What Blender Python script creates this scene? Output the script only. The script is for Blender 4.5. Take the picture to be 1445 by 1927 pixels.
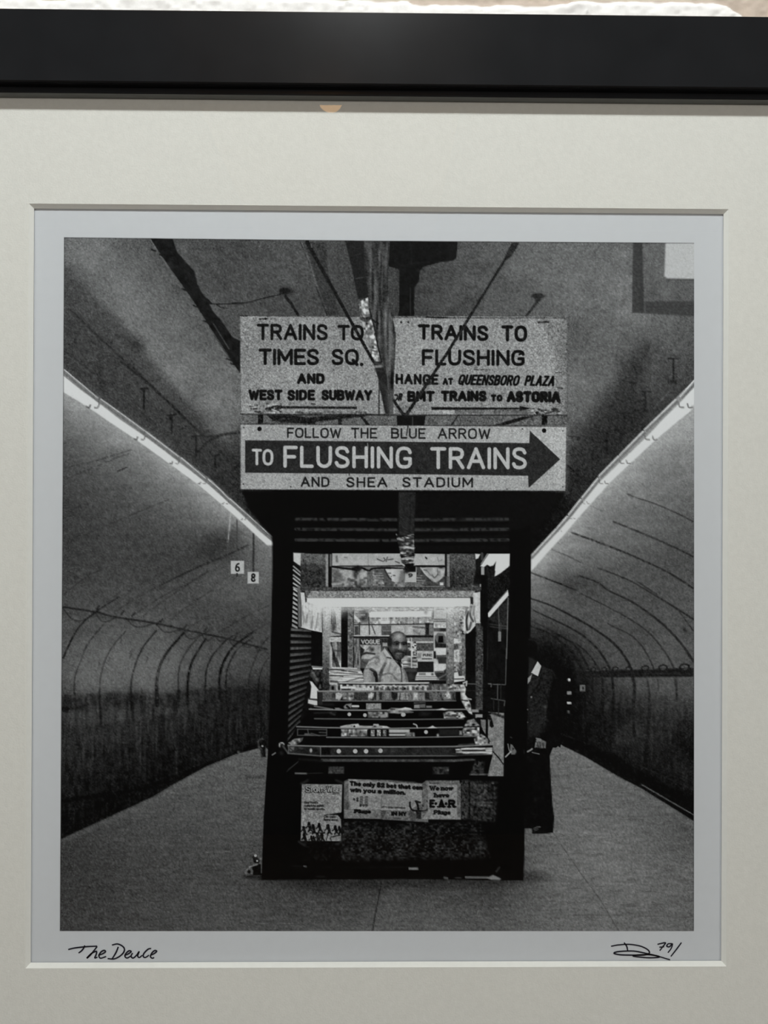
import bpy, bmesh, math
import numpy as np
from mathutils import Vector, Matrix

for o in list(bpy.data.objects):
    bpy.data.objects.remove(o, do_unlink=True)
S = bpy.context.scene
C = S.collection

# ---------------------------------------------------------------- camera: a phone held about 43 cm from the picture
F = 1447.0; CX, CY = 722.5, 963.5                 # focal length and centre of the 1445 x 1927 photograph
AX, AY, AZ = -0.00150686, -0.0108856, 0.00374347  # slight tilt of the picture plane to the lens
O_CAM = np.array([-0.00277528, 0.04219357, 0.435])
WIN_W, WIN_H = 0.39620653, 0.4304969              # window cut in the mat
MAT_Y, MID_Z = -0.018, 1.55                       # mat surface in front of the wall, height of the window's middle


def _rot(x, y, z):
    Rx = np.array([[1, 0, 0], [0, math.cos(x), -math.sin(x)], [0, math.sin(x), math.cos(x)]])
    Ry = np.array([[math.cos(y), 0, math.sin(y)], [0, 1, 0], [-math.sin(y), 0, math.cos(y)]])
    Rz = np.array([[math.cos(z), -math.sin(z), 0], [math.sin(z), math.cos(z), 0], [0, 0, 1]])
    return Rz @ Ry @ Rx


RC = _rot(AX, AY, AZ)
CAM = -RC.T @ O_CAM
ax_r, ax_d, ax_f = RC[0], RC[1], RC[2]            # lens right, down and forward in (x, down, depth)


def _w(v):
    return Vector((v[0], v[2], -v[1]))


cd = bpy.data.cameras.new('camera'); cam = bpy.data.objects.new('camera', cd); C.objects.link(cam)
cd.sensor_fit = 'VERTICAL'; cd.sensor_height = 36.0; cd.sensor_width = 36.0 * 1445 / 1927; cd.lens = F * 36.0 / 1927; cd.clip_start = 0.01
M = Matrix.Identity(4)
for i, a in enumerate((_w(ax_r), _w(-ax_d), _w(-ax_f))):
    for r in range(3):
        M[r][i] = a[r]
M.translation = Vector((CAM[0], MAT_Y + CAM[2], MID_Z - CAM[1]))
cam.matrix_world = M
S.camera = cam


def at(px, py, y):
    """photo pixel(s) to world points on the plane at depth y"""
    px = np.asarray(px, float); py = np.asarray(py, float)
    q = np.stack([(px - CX) / F, (py - CY) / F, np.ones_like(px)], -1) @ RC
    t = (y - MAT_Y - CAM[2]) / q[..., 2]
    p = CAM + q * t[..., None]
    return np.stack([p[..., 0], np.full_like(px, y), MID_Z - p[..., 1]], -1)


# ---------------------------------------------------------------- light: one ceiling spot over the picture, added warm fill from both sides
S.view_settings.view_transform = 'Standard'; S.view_settings.look = 'None'; S.view_settings.gamma = 1.0
S.view_settings.use_curve_mapping = False; S.view_settings.exposure = 0.0
W = bpy.data.worlds.new('daylight'); S.world = W; W.use_nodes = True
W.node_tree.nodes['Background'].inputs[0].default_value = (0.75, 0.85, 1.0, 1); W.node_tree.nodes['Background'].inputs[1].default_value = 0.6
KEY, SIDE_L, SIDE_R = 18.0, 23.5, 26.5


def area(name, loc, aim, size, power, col, sy=None):
    d = bpy.data.lights.new(name, 'AREA'); o = bpy.data.objects.new(name, d); C.objects.link(o)
    d.shape = 'RECTANGLE' if sy else 'DISK'; d.size = size
    if sy:
        d.size_y = sy
    d.energy = power; d.color = col; o.location = loc
    o.rotation_euler = (Vector(aim) - Vector(loc)).to_track_quat('-Z', 'Y').to_euler()
    return o


SPOT = (-0.03, -0.92, 2.74)
area('spot_beam', SPOT, (0, 0, 1.6), 0.11, KEY, (0.97, 1.0, 1.0))
area('window_light_west', (-2.42, -2.5, 1.4), (0, -0.6, 1.4), 1.3, SIDE_L, (1.0, 0.925, 0.85), 1.3)  # added fill lights, one before each unseen side window
area('window_light_east', (2.42, -2.5, 1.4), (0, -0.6, 1.4), 1.3, SIDE_R, (1.0, 0.92, 0.84), 1.3)


# ---------------------------------------------------------------- helpers
def mat(name, col, rough=0.6, spec=0.3, noise=None, bump=None, metal=0.0, coat=0.0):
    """principled material; noise = (scale, amount, detail) mottles the colour, bump = (scale, strength, distance)"""
    m = bpy.data.materials.new(name); m.use_nodes = True
    nt = m.node_tree; b = nt.nodes['Principled BSDF']
    b.inputs['Base Color'].default_value = (*col, 1); b.inputs['Roughness'].default_value = rough
    b.inputs['Specular IOR Level'].default_value = spec; b.inputs['Metallic'].default_value = metal
    tc = nt.nodes.new('ShaderNodeTexCoord')
    if noise:
        n = nt.nodes.new('ShaderNodeTexNoise'); n.inputs['Scale'].default_value = noise[0]; n.inputs['Detail'].default_value = noise[2]
        r = nt.nodes.new('ShaderNodeMapRange'); r.inputs[1].default_value = 0.25; r.inputs[2].default_value = 0.75
        r.inputs[3].default_value = 1 - noise[1]; r.inputs[4].default_value = 1 + noise[1]
        x = nt.nodes.new('ShaderNodeMix'); x.data_type = 'RGBA'; x.blend_type = 'MULTIPLY'; x.inputs[0].default_value = 1
        x.inputs[6].default_value = (*col, 1)
        nt.links.new(tc.outputs['Object'], n.inputs['Vector']); nt.links.new(n.outputs[0], r.inputs[0]); nt.links.new(r.outputs[0], x.inputs[7])
        nt.links.new(x.outputs[2], b.inputs['Base Color'])
    if bump:
        n = nt.nodes.new('ShaderNodeTexNoise'); n.inputs['Scale'].default_value = bump[0]; n.inputs['Detail'].default_value = 4
        u = nt.nodes.new('ShaderNodeBump'); u.inputs['Strength'].default_value = bump[1]; u.inputs['Distance'].default_value = bump[2]
        nt.links.new(tc.outputs['Object'], n.inputs['Vector']); nt.links.new(n.outputs[0], u.inputs['Height']); nt.links.new(u.outputs[0], b.inputs['Normal'])
    return m


def obj(name, verts, faces, m, parent=None, smooth=False):
    me = bpy.data.meshes.new(name); me.from_pydata([tuple(v) for v in verts], [], faces); me.update()
    if smooth:
        for p in me.polygons:
            p.use_smooth = True
    o = bpy.data.objects.new(name, me); C.objects.link(o)
    if m:
        me.materials.append(m)
    if parent:
        o.parent = parent
    return o


def boxes(name, bs, m, parent=None, **k):
    v, f = [], []
    for x0, y0, z0, x1, y1, z1 in bs:
        n = len(v)
        v += [(x0, y0, z0), (x1, y0, z0), (x1, y1, z0), (x0, y1, z0), (x0, y0, z1), (x1, y0, z1), (x1, y1, z1), (x0, y1, z1)]
        f += [tuple(n + i for i in q) for q in ((0, 3, 2, 1), (4, 5, 6, 7), (0, 1, 5, 4), (1, 2, 6, 5), (2, 3, 7, 6), (3, 0, 4, 7))]
    return obj(name, v, f, m, parent, **k)


def lathe(name, prof, m, parent=None, n=32, axis=None):
    """solid of revolution about local z; prof = [(radius, z), ...]"""
    v, f = [], []
    for r, z in prof:
        v += [(r * math.cos(2 * math.pi * k / n), r * math.sin(2 * math.pi * k / n), z) for k in range(n)]
    for i in range(len(prof) - 1):
        for k in range(n):
            f.append((i * n + k, i * n + (k + 1) % n, (i + 1) * n + (k + 1) % n, (i + 1) * n + k))
    f += [tuple(range(n))[::-1], tuple((len(prof) - 1) * n + k for k in range(n))]
    o = obj(name, v, f, m, parent, smooth=False)
    if axis is not None:
        o.rotation_euler = Vector(axis).to_track_quat('Z', 'Y').to_euler()
    return o


def empty(name, loc, label, cat, group=None):
    o = bpy.data.objects.new(name, None); C.objects.link(o); o.location = loc
    o['label'] = label; o['category'] = cat
    if group:
        o['group'] = group
    return o


def struct(o):
    o['kind'] = 'structure'
    return o


# ---------------------------------------------------------------- the room
plaster = mat('plaster', (0.62, 0.58, 0.52), 0.8, 0.2, (6, 0.05, 3), (60, 0.1, 0.002))
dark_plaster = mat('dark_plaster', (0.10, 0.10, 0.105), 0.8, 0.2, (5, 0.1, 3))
oak = mat('oak_boards', (0.13, 0.105, 0.085), 0.5, 0.4, (9, 0.25, 5))
white_paint = mat('white_paint', (0.8, 0.8, 0.78), 0.5, 0.4)
XW, YB, ZC = 2.5, -3.4, 3.0
struct(boxes('floor', [(-XW, YB, -0.05, XW, 0.1, 0.0)], oak))
struct(boxes('ceiling', [(-XW, YB, ZC, XW, 0.1, ZC + 0.05)], mat('ceiling_paint', (0.20, 0.22, 0.25), 0.9, 0.1, (4, 0.05, 2))))
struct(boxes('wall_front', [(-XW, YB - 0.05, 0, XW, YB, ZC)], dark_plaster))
WZ0, WZ1, WY0, WY1 = 0.8, 2.1, -3.2, -1.8         # opening for an added, unseen window in each side wall
for sd, nm in ((-1, 'wall_left'), (1, 'wall_right')):
    x0, x1 = sorted((sd * XW, sd * (XW + 0.12)))
    struct(boxes(nm, [(x0, YB - 0.05, 0, x1, 0.1, WZ0), (x0, YB - 0.05, WZ1, x1, 0.1, ZC), (x0, YB - 0.05, WZ0, x1, WY0, WZ1), (x0, WY1, WZ0, x1, 0.1, WZ1)], plaster))
glass_pane_m = bpy.data.materials.new('window_glass'); glass_pane_m.use_nodes = True
_nt = glass_pane_m.node_tree; _nt.nodes.clear()
_o = _nt.nodes.new('ShaderNodeOutputMaterial'); _mx = _nt.nodes.new('ShaderNodeMixShader'); _t = _nt.nodes.new('ShaderNodeBsdfTransparent'); _g = _nt.nodes.new('ShaderNodeBsdfGlossy'); _fr = _nt.nodes.new('ShaderNodeFresnel')
_g.inputs['Roughness'].default_value = 0.0; _fr.inputs[0].default_value = 1.6; _t.inputs[0].default_value = (0.985, 0.99, 0.985, 1)
_ge = _nt.nodes.new('ShaderNodeNewGeometry'); _ma = _nt.nodes.new('ShaderNodeMath'); _ma.operation = 'MULTIPLY_ADD'; _ma.inputs[1].default_value = -1.0; _ma.inputs[2].default_value = 1.0; _mu = _nt.nodes.new('ShaderNodeMath'); _mu.operation = 'MULTIPLY'
_nt.links.new(_ge.outputs['Backfacing'], _ma.inputs[0]); _nt.links.new(_fr.outputs[0], _mu.inputs[0]); _nt.links.new(_ma.outputs[0], _mu.inputs[1])      # reflect once, on the outer face
_nt.links.new(_mu.outputs[0], _mx.inputs[0]); _nt.links.new(_t.outputs[0], _mx.inputs[1]); _nt.links.new(_g.outputs[0], _mx.inputs[2]); _nt.links.new(_mx.outputs[0], _o.inputs[0])
for i, sd in enumerate((-1, 1)):
    x0, x1 = sorted((sd * (XW + 0.03), sd * (XW + 0.09))); b = 0.05
    w = struct(boxes('window_%d' % (i + 1), [(x0, WY0, WZ0, x1, WY1, WZ0 + b), (x0, WY0, WZ1 - b, x1, WY1, WZ1), (x0, WY0, WZ0, x1, WY0 + b, WZ1), (x0, WY1 - b, WZ0, x1, WY1, WZ1), (x0, (WY0 + WY1) / 2 - .02, WZ0, x1, (WY0 + WY1) / 2 + .02, WZ1)], white_paint))
    boxes('glass', [(sd * (XW + 0.058), WY0 + b, WZ0 + b, sd * (XW + 0.062), WY1 - b, WZ1 - b)], glass_pane_m, w)
struct(boxes('trim_1', [(-0.60, YB, ZC - 0.04, 0.28, -1.15, ZC)], mat('stained_beam', (0.42, 0.27, 0.15), 0.6, 0.2, (12, 0.15, 4))))  # unseen slab added to give the frame face a warm reflection


# ---------------------------------------------------------------- painter: tones of the black-and-white print
PX0, PY0, PW, PH = 106, 440, 1208, 1328          # the printed area on a one-pixel lattice
rng = np.random.RandomState(7)
img = np.full((PH, PW), 14.0, np.float32)       # printed tone, 0..255
grn = np.full((PH, PW), 5.0, np.float32)         # film grain strength
ids = np.zeros((PH, PW), np.int16)               # which depicted thing a spot belongs to
_V = [0.0, 0.0, 1.0]                             # origin and scale of the current sketch frame


def view(ox=0.0, oy=0.0, s=1.0):
    _V[:] = [ox, oy, s]


def P_(pts):
    a = np.asarray(pts, float).reshape(-1, 2)
    return np.array([_V[0], _V[1]]) + a / _V[2]


def box_of(p, pad):
    x0 = int(max(0, np.floor(p[:, 0].min() - pad - PX0))); x1 = int(min(PW, np.ceil(p[:, 0].max() + pad - PX0) + 1))
    y0 = int(max(0, np.floor(p[:, 1].min() - pad - PY0))); y1 = int(min(PH, np.ceil(p[:, 1].max() + pad - PY0) + 1))
    if x1 <= x0 or y1 <= y0:
        return None
    ys, xs = np.mgrid[y0:y1, x0:x1].astype(np.float32)
    return slice(y0, y1), slice(x0, x1), xs + PX0, ys + PY0


def seg_d2(X, Y, a, b):
    dx, dy = b[0] - a[0], b[1] - a[1]
    L = dx * dx + dy * dy + 1e-9
    t = np.clip(((X - a[0]) * dx + (Y - a[1]) * dy) / L, 0, 1)
    return (X - a[0] - t * dx) ** 2 + (Y - a[1] - t * dy) ** 2, t


def put(sl, c, v, X, Y, gr=None, idn=None):
    if callable(v):
        v = v(X, Y)
    img[sl] += c * (v - img[sl])
    if gr is not None:
        grn[sl] += c * (gr - grn[sl])
    if idn is not None:
        ids[sl][c > 0.5] = idn


def sdf(p, X, Y):
    d = np.full(X.shape, 1e9, np.float32); ins = np.zeros(X.shape, bool)
    n = len(p)
    for i in range(n):
        a, b = p[i], p[(i + 1) % n]
        d = np.minimum(d, seg_d2(X, Y, a, b)[0])
        if a[1] != b[1]:
            c = ((a[1] > Y) != (b[1] > Y))
            ins ^= c & (X < (b[0] - a[0]) * (Y - a[1]) / (b[1] - a[1]) + a[0])
    d = np.sqrt(d)
    return np.where(ins, -d, d)


def poly(pts, v, soft=1.3, a=1.0, gr=None, idn=None, smooth=False):
    p = P_(pts)
    if smooth:
        p = spline(np.vstack([p, p[:1]]))[:-1]
    r = box_of(p, soft + 1)
    if r is None:
        return
    sy, sx, X, Y = r
    c = a * np.clip(0.5 - sdf(p, X, Y) / soft, 0, 1)
    put((sy, sx), c, v, X, Y, gr, idn)


def rect(x0, y0, x1, y1, v, **k):
    poly([(x0, y0), (x1, y0), (x1, y1), (x0, y1)], v, **k)


def spline(p, n=6):
    q = np.vstack([2 * p[0] - p[1], p, 2 * p[-1] - p[-2]])
    if np.allclose(p[0], p[-1]):
        q[0] = p[-2]; q[-1] = p[1]
    out = []
    for i in range(1, len(q) - 2):
        p0, p1, p2, p3 = q[i - 1], q[i], q[i + 1], q[i + 2]
        for t in np.arange(n) / n:
            out.append(0.5 * (2 * p1 + (p2 - p0) * t + (2 * p0 - 5 * p1 + 4 * p2 - p3) * t * t + (3 * p1 - p0 - 3 * p2 + p3) * t ** 3))
    out.append(p[-1])
    return np.array(out)


def line(pts, w, v, a=1.0, soft=1.3, smooth=False, gr=None, idn=None, rough=0.0, raw=False):
    """a stroke; w (photo pixels) may be a (start, end) pair"""
    p = np.asarray(pts, float) if raw else P_(pts)
    if smooth and len(p) > 2:
        p = spline(p)
    w0, w1 = (w if isinstance(w, (tuple, list)) else (w, w))
    r = box_of(p, max(w0, w1) / 2 + soft + 1)
    if r is None:
        return
    sy, sx, X, Y = r
    cum = np.concatenate([[0], np.cumsum(np.hypot(*np.diff(p, axis=0).T))]); tot = cum[-1] + 1e-9
    best = np.full(X.shape, 1e9, np.float32)
    for i in range(len(p) - 1):
        d2, t = seg_d2(X, Y, p[i], p[i + 1])
        u = (cum[i] + t * (cum[i + 1] - cum[i])) / tot
        best = np.minimum(best, np.sqrt(d2) - (w0 + (w1 - w0) * u) / 2)
    c = a * np.clip(0.5 - best / soft, 0, 1)
    if rough:
        c = c * np.clip(1 - rough + rough * 1.6 * (fnoise(4)[sy, sx] * 0.5 + 0.5), 0, 1)
    put((sy, sx), c, v, X, Y, gr, idn)


def blob(cx, cy, rx, ry, v, a=1.0, rot=0.0, hard=0.0, idn=None):
    """soft oval spot in photo pixels (centre in the sketch frame)"""
    c0 = P_([(cx, cy)])[0]
    R = max(rx, ry) * 2.6
    r = box_of(np.array([c0 - R, c0 + R]), 0)
    if r is None:
        return
    sy, sx, X, Y = r
    ca, sa = math.cos(rot), math.sin(rot)
    u = ((X - c0[0]) * ca + (Y - c0[1]) * sa) / rx; w = (-(X - c0[0]) * sa + (Y - c0[1]) * ca) / ry
    q = np.sqrt(u * u + w * w)
    c = a * (np.clip((1 - q) * hard + 0.5, 0, 1) if hard else np.exp(-q * q))
    put((sy, sx), c, v, X, Y, None, idn)


def disc(cx, cy, r, v, a=1.0, ry=None):
    ry = ry or r
    blob(cx, cy, r, ry, v, a, hard=max(1.5, min(r, ry)))


_NC = {}


def up(a, H, W):
    ys = np.linspace(0, a.shape[0] - 1.001, H); xs = np.linspace(0, a.shape[1] - 1.001, W)
    y0 = ys.astype(int); x0 = xs.astype(int)
    fy = (ys - y0)[:, None]; fx = (xs - x0)[None]
    fy = fy * fy * (3 - 2 * fy); fx = fx * fx * (3 - 2 * fx)
    A = a[np.ix_(y0, x0)]; B = a[np.ix_(y0, x0 + 1)]; C_ = a[np.ix_(y0 + 1, x0)]; D = a[np.ix_(y0 + 1, x0 + 1)]
    return ((A * (1 - fx) + B * fx) * (1 - fy) + (C_ * (1 - fx) + D * fx) * fy).astype(np.float32)


def fnoise(sx, sy=None):
    """unit-variance smooth noise over the whole print, feature size in pixels"""
    sy = sy or sx
    if (sx, sy) not in _NC:
        n = up(rng.randn(int(PH / sy) + 3, int(PW / sx) + 3), PH, PW)
        _NC[(sx, sy)] = n / n.std()
    return _NC[(sx, sy)]


def N(sx, sy=None):
    """noise as a lookup usable inside a tone function"""
    f = fnoise(sx, sy)
    return lambda X, Y: f[(Y - PY0).astype(int), (X - PX0).astype(int)]


def field(samples, step=6, power=1.0, ease=6.0):
    """tone surface through scattered (x, y, tone) samples"""
    s = np.asarray(samples, float).reshape(-1, 3)
    p = P_(s[:, :2]); v = s[:, 2]
    D = np.hypot(p[:, None, 0] - p[None, :, 0], p[:, None, 1] - p[None, :, 1]) ** power
    n = len(v)
    A = np.zeros((n + 1, n + 1)); A[:n, :n] = D - ease * np.eye(n); A[:n, n] = 1; A[n, :n] = 1
    c = np.linalg.solve(A, np.append(v, 0))
    x0, y0 = p.min(0) - 60; x1, y1 = p.max(0) + 60
    gx = np.arange(x0, x1 + step, step); gy = np.arange(y0, y1 + step, step)
    GX, GY = np.meshgrid(gx, gy)
    F = np.full(GX.shape, c[n])
    for i in range(n):
        F += c[i] * np.hypot(GX - p[i, 0], GY - p[i, 1]) ** power

    def f(X, Y):
        u = np.clip((X - x0) / step, 0, len(gx) - 1.001); w = np.clip((Y - y0) / step, 0, len(gy) - 1.001)
        i = u.astype(int); j = w.astype(int); a = u - i; b = w - j
        return (F[j, i] * (1 - a) + F[j, i + 1] * a) * (1 - b) + (F[j + 1, i] * (1 - a) + F[j + 1, i + 1] * a) * b
    return f


GLY = {k: (int(w), s) for k, w, s in (x.split(None, 2) for x in """A 70 0,100 35,0 70,100|13,66 57,66
B 58 0,0 34,0 50,6 55,16 55,30 50,41 34,47 0,47|0,0 0,100|34,47 52,53 58,64 58,84 52,95 34,100 0,100
C 58 ~58,20 50,5 30,0 12,6 2,25 0,50 2,75 12,94 30,100 50,95 58,80
D 60 0,0 0,100 28,100 48,93 58,75 60,50 58,25 48,7 28,0 0,0
E 50 52,0 0,0 0,100 52,100|0,48 44,48
F 50 52,0 0,0 0,100|0,50 44,50
G 60 ~60,22 52,6 32,0 12,6 2,25 0,50 2,75 12,94 32,100 52,95 60,82|60,82 60,56 36,56
H 58 0,0 0,100|58,0 58,100|0,49 58,49
I 0 0,0 0,100
L 48 0,0 0,100 48,100
M 74 0,100 0,0 37,74 74,0 74,100
N 60 0,100 0,0 60,100 60,0
O 66 ~33,0 54,7 64,26 66,50 64,74 54,93 33,100 12,93 2,74 0,50 2,26 12,7 33,0
P 55 0,100 0,0 34,0 50,7 55,20 55,34 50,47 34,53 0,53
Q 66 ~33,0 54,7 64,26 66,50 64,74 54,93 33,100 12,93 2,74 0,50 2,26 12,7 33,0|40,74 64,106
R 58 0,100 0,0 34,0 50,7 55,18 55,32 50,44 34,50 0,50|30,50 58,100
S 54 ~52,20 44,5 26,0 8,6 2,22 8,38 26,49 46,60 54,76 47,93 28,100 8,95 0,80
T 60 0,0 60,0|30,0 30,100
U 58 0,0 0,70 5,88 18,98 29,100 40,98 53,88 58,70 58,0
V 64 0,0 32,100 64,0
W 92 0,0 23,100 46,14 69,100 92,0
Y 62 0,0 31,52 62,0|31,52 31,100
Z 56 0,0 56,0 0,100 56,100
. 0 0,97 0,100
' 0 0,0 0,18
* 0 0,48 0,54
? 40 ~0,20 20,0 40,22 20,50 20,68|20,96 20,100
$ 54 ~52,20 44,5 26,0 8,6 2,22 8,38 26,49 46,60 54,76 47,93 28,100 8,95 0,80|27,-10 27,110
2 52 ~2,26 10,6 26,0 44,8 50,28 40,52 0,100|0,100 52,100
6 50 ~44,6 20,16 4,46 0,72 8,94 26,100 44,92 50,72 42,54 26,48 8,54 1,70
8 50 ~25,0 42,8 46,26 40,40 25,47 8,40 4,26 8,8 25,0|~25,47 44,58 50,76 42,94 25,100 8,94 0,76 6,58 25,47
9 50 ~6,94 30,84 46,54 50,28 42,6 24,0 6,8 0,28 8,46 24,52 42,46 49,30
a 40 ~4,48 20,40 36,46 40,58 40,100|~40,70 18,68 2,78 4,94 18,100 36,94 40,84
b 44 0,0 0,100|~0,60 12,42 28,40 42,54 44,70 42,88 28,100 12,98 0,82
c 40 ~40,52 24,40 8,46 0,60 0,80 8,94 24,100 40,90
d 44 44,0 44,100|~44,60 32,42 16,40 2,54 0,70 2,88 16,100 32,98 44,82
e 42 ~0,70 42,70 40,52 24,40 8,46 0,62 0,80 10,96 26,100 40,92
f 30 ~30,2 18,2 12,14 12,30|12,20 12,100|0,42 28,42
g 44 ~44,60 32,42 16,40 2,54 0,70 2,88 16,100 32,98 44,82|~44,42 44,112 36,128 18,130 4,122
h 42 0,0 0,100|~0,62 10,44 26,40 40,50 42,66|42,64 42,100
i 0 0,40 0,100|0,14 0,18
k 40 0,0 0,100|38,40 0,74|14,62 40,100
l 0 0,0 0,100
m 70 0,40 0,100|~0,60 8,44 20,40 33,48 35,64|35,62 35,100|~35,62 44,44 56,40 68,48 70,64|70,62 70,100
n 42 0,40 0,100|~0,62 10,44 26,40 40,50 42,66|42,64 42,100
o 46 ~23,40 40,48 46,70 40,92 23,100 6,92 0,70 6,48 23,40
p 44 0,40 0,130|~0,60 12,42 28,40 42,54 44,70 42,88 28,100 12,98 0,82
r 26 0,40 0,100|~0,62 10,44 26,42
s 36 ~34,50 18,40 4,48 4,60 18,69 34,78 34,92 18,100 0,92
t 28 12,14 12,88 18,100 28,98|0,42 28,42
u 42 0,40 0,80 8,96 20,100 34,94 42,80|42,40 42,100
v 44 0,40 22,100 44,40
w 64 0,40 16,100 32,44 48,100 64,40
y 44 0,40 22,98|44,40 16,130 4,130""".split("\n"))}


def text(s, x0, y0, x1, y1, h, wt, v, skew=0.0, track=30, a=1.0, serif=0, soft=1.4, rough=0.0):
    """lettering between two baseline points (sketch frame); h cap height and wt stroke weight in the sketch frame too"""
    q0, q1 = P_([(x0, y0), (x1, y1)])
    k = 1 / _V[2]; h *= k; wt *= k
    q0 = q0 + np.array([wt / 2, -wt / 2]); q1 = q1 - np.array([wt / 2 + skew * (h - wt), wt / 2]); hh = h - wt
    tr = track
    for _ in range(6):
        adv = []; x = 0.0
        for ch in s:
            if ch == ' ':
                x += 30 + track * 0.5; continue
            adv.append((ch, x)); x += GLY[ch][0] + tr
        tot = x - tr
        tr = 0.5 * tr + 0.5 * (track * 0.6 + 0.9 * wt * tot / max(1e-6, q1[0] - q0[0]))
    d = (q1 - q0) / tot
    for ch, ax in adv:
        for st in GLY[ch][1].split('|'):
            sm = st[0] == '~'
            pts = np.array([[float(c) for c in t.split(',')] for t in st.lstrip('~').split()])
            hg = (100 - pts[:, 1]) / 100 * hh
            gx = q0 + np.outer(pts[:, 0] + ax, d)
            gx[:, 0] += hg * skew; gx[:, 1] -= hg
            line(gx, wt, v, a, soft, sm, raw=True, rough=rough, gr=6)
            if serif and not sm and len(pts) >= 2:
                for e in (pts[0], pts[-1]):
                    if e[1] in (0, 100, 40):
                        he = (100 - e[1]) / 100 * hh; c = q0 + (e[0] + ax) * d
                        line([(c[0] - serif, c[1] - he), (c[0] + serif, c[1] - he)], wt * 0.6, v, a, soft, raw=True)
# ---- the tunnel: ceilings, vaults and floor
TUNNEL, FLOOR, LAMP_L, LAMP_R, SIGN, ARROW, PIPE, STAND, VENDOR, RIDER, POSTER_A, POSTER_B, POSTER_C, PLATE_A, PLATE_B, HANGER, DISPLAY, BOX, FRAY = range(1, 20)
ids[:] = TUNNEL
view()
ceil_l = field([(121,450,108),(180,455,114),(240,470,92),(285,465,84),(330,480,78),(400,480,72),(480,480,72),(540,500,78),(590,480,85),
 (121,495,100),(160,505,110),(220,520,112),(280,540,98),(330,570,92),(121,530,70),(150,550,78),(200,585,102),(260,600,114),(300,620,112),(350,640,100),
 (430,520,74),(430,610,76),(480,560,74),(560,560,72),(620,560,74),(640,480,68),(121,600,66),(160,620,66),(190,640,74),(240,635,112),(290,680,114),(340,700,114),(385,690,104),(420,720,110),
 (121,660,56),(160,690,56),(210,680,68),(235,668,72),(300,730,108),(270,730,68),(320,770,70),(345,728,110),(400,760,116),(445,785,108),(440,740,106),
 (200,760,52),(250,790,52),(300,830,50),(350,800,66),(372,790,80),(395,800,100),(420,810,98),(420,830,70),(400,860,50),(445,860,48),(450,930,34),(480,980,22),(520,940,10),(560,960,6)])
ceil_r = field([(760,480,50),(800,470,70),(870,480,78),(930,470,86),(1000,470,100),(1060,480,104),(1120,490,102),(1180,500,104),(1250,490,112),(1304,470,104),  # upper right tones include a painted veil of reflection from the glass
 (800,550,68),(870,560,74),(930,560,84),(1000,580,90),(1060,560,106),(1120,560,110),(1180,580,116),(1215,600,112),(1260,600,96),(1304,600,90),
 (1080,620,82),(1090,680,98),(1090,760,100),(1120,650,98),(1150,700,104),(1120,740,104),(1100,790,96),(1080,830,72),(1180,650,92),(1204,620,98),(1210,660,62),(1190,690,58),(1170,720,72),
 (1230,680,84),(1290,660,84),(1300,700,66),(1260,720,70),(1220,740,62),(1170,760,52),(1140,780,52),(1110,820,44),(1200,790,42),(1230,770,56),(1150,850,40),(1090,870,44),(1080,920,26),(1060,960,16),(1020,950,8),(1000,1000,8)])
W1, W2, W3, W4 = N(7), N(30, 22), N(60, 9), N(3, 26)
poly([(100,440),(745,440),(745,1060),(520,1060),(470,1000),(100,690)], lambda X, Y: ceil_l(X, Y) + 2.5 * W1(X, Y) + 3 * W2(X, Y), gr=9)
poly([(743,440),(1316,440),(1316,705),(990,1060),(743,1060)], lambda X, Y: ceil_r(X, Y) + 2.5 * W1(X, Y) + 3 * W2(X, Y), gr=9)
poly([(100,488),(150,528),(200,578),(246,632),(296,690),(345,748),(400,812),(452,868),(470,960),(400,900),(270,800),(190,745),(100,690)], lambda X, Y: 66 - .05 * (X - 120) + 2.5 * W1(X, Y), 16, .6)
poly([(1218,648),(1204,700),(1160,756),(1110,806),(1076,850),(1070,960),(1200,830),(1180,760)], 46, 14, .4)
blob(256, 647, 22, 15, 34, .6, rot=.7)
# raised shade edges of the ceiling ribs, pipe run and small brackets
view(110, 440, 4.129)
line([(90,590),(330,820),(640,1100),(980,1430)], 4, 38, .75, 3)
line([(330,960),(380,945),(440,955)], 3, 50, .6, 3); line([(365,970),(360,1090)], 3, 88, .4, 2); line([(385,980),(370,1090)], 2, 50, .5, 2)
for x, y0, y1 in ((662,1205,1340),(870,1410,1445)):
    line([(x, y0), (x, y1)], 3.4, 28, .9, 2.2); line([(x - 25, y0), (x + 30, y0 - 5)], 3, 32, .85, 2.2)
line([(680,1150),(790,1130)], 2.5, 42, .7, 2.5)
line([(45,905),(300,1110),(620,1370),(720,1445)], 3, 44, .6, 3.5); line([(60,940),(300,1120)], 1.5, 92, .5, 2.5); line([(400,1200),(600,1350)], 1.5, 92, .4, 2.5)
line([(320,800),(330,1200)], 7, 44, .5, 9); line([(45,980),(320,1200),(560,1400)], 7, 50, .5, 9)
view(100, 680, 3.44)
line([(440,0),(600,130),(760,280),(980,490)], 4, 34, .75, 3); line([(1030,530),(1160,670)], 3, 36, .6, 3)
line([(920,610),(990,530),(1080,480),(1212,460)], 5, 34, .8, 3, smooth=True); line([(985,490),(1060,480)], 3, 38, .6, 3)
for x, y0, y1 in ((588,180,305),(767,350,465),(925,485,590),(1050,610,710)):
    line([(x, y0), (x, y1)], 3.4, 26, .9, 2.2); line([(x - 22, y0), (x + 26, y0 - 4)], 3, 30, .85, 2.2)
line([(360,160),(560,305)], 1.2, 90, .5, 2.2); line([(600,345),(780,470)], 1.2, 84, .5, 2.2); line([(790,480),(900,575)], 1.2, 74, .4, 2.2)
line([(1150,715),(1212,660)], 5, 30, .7, 3)
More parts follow.
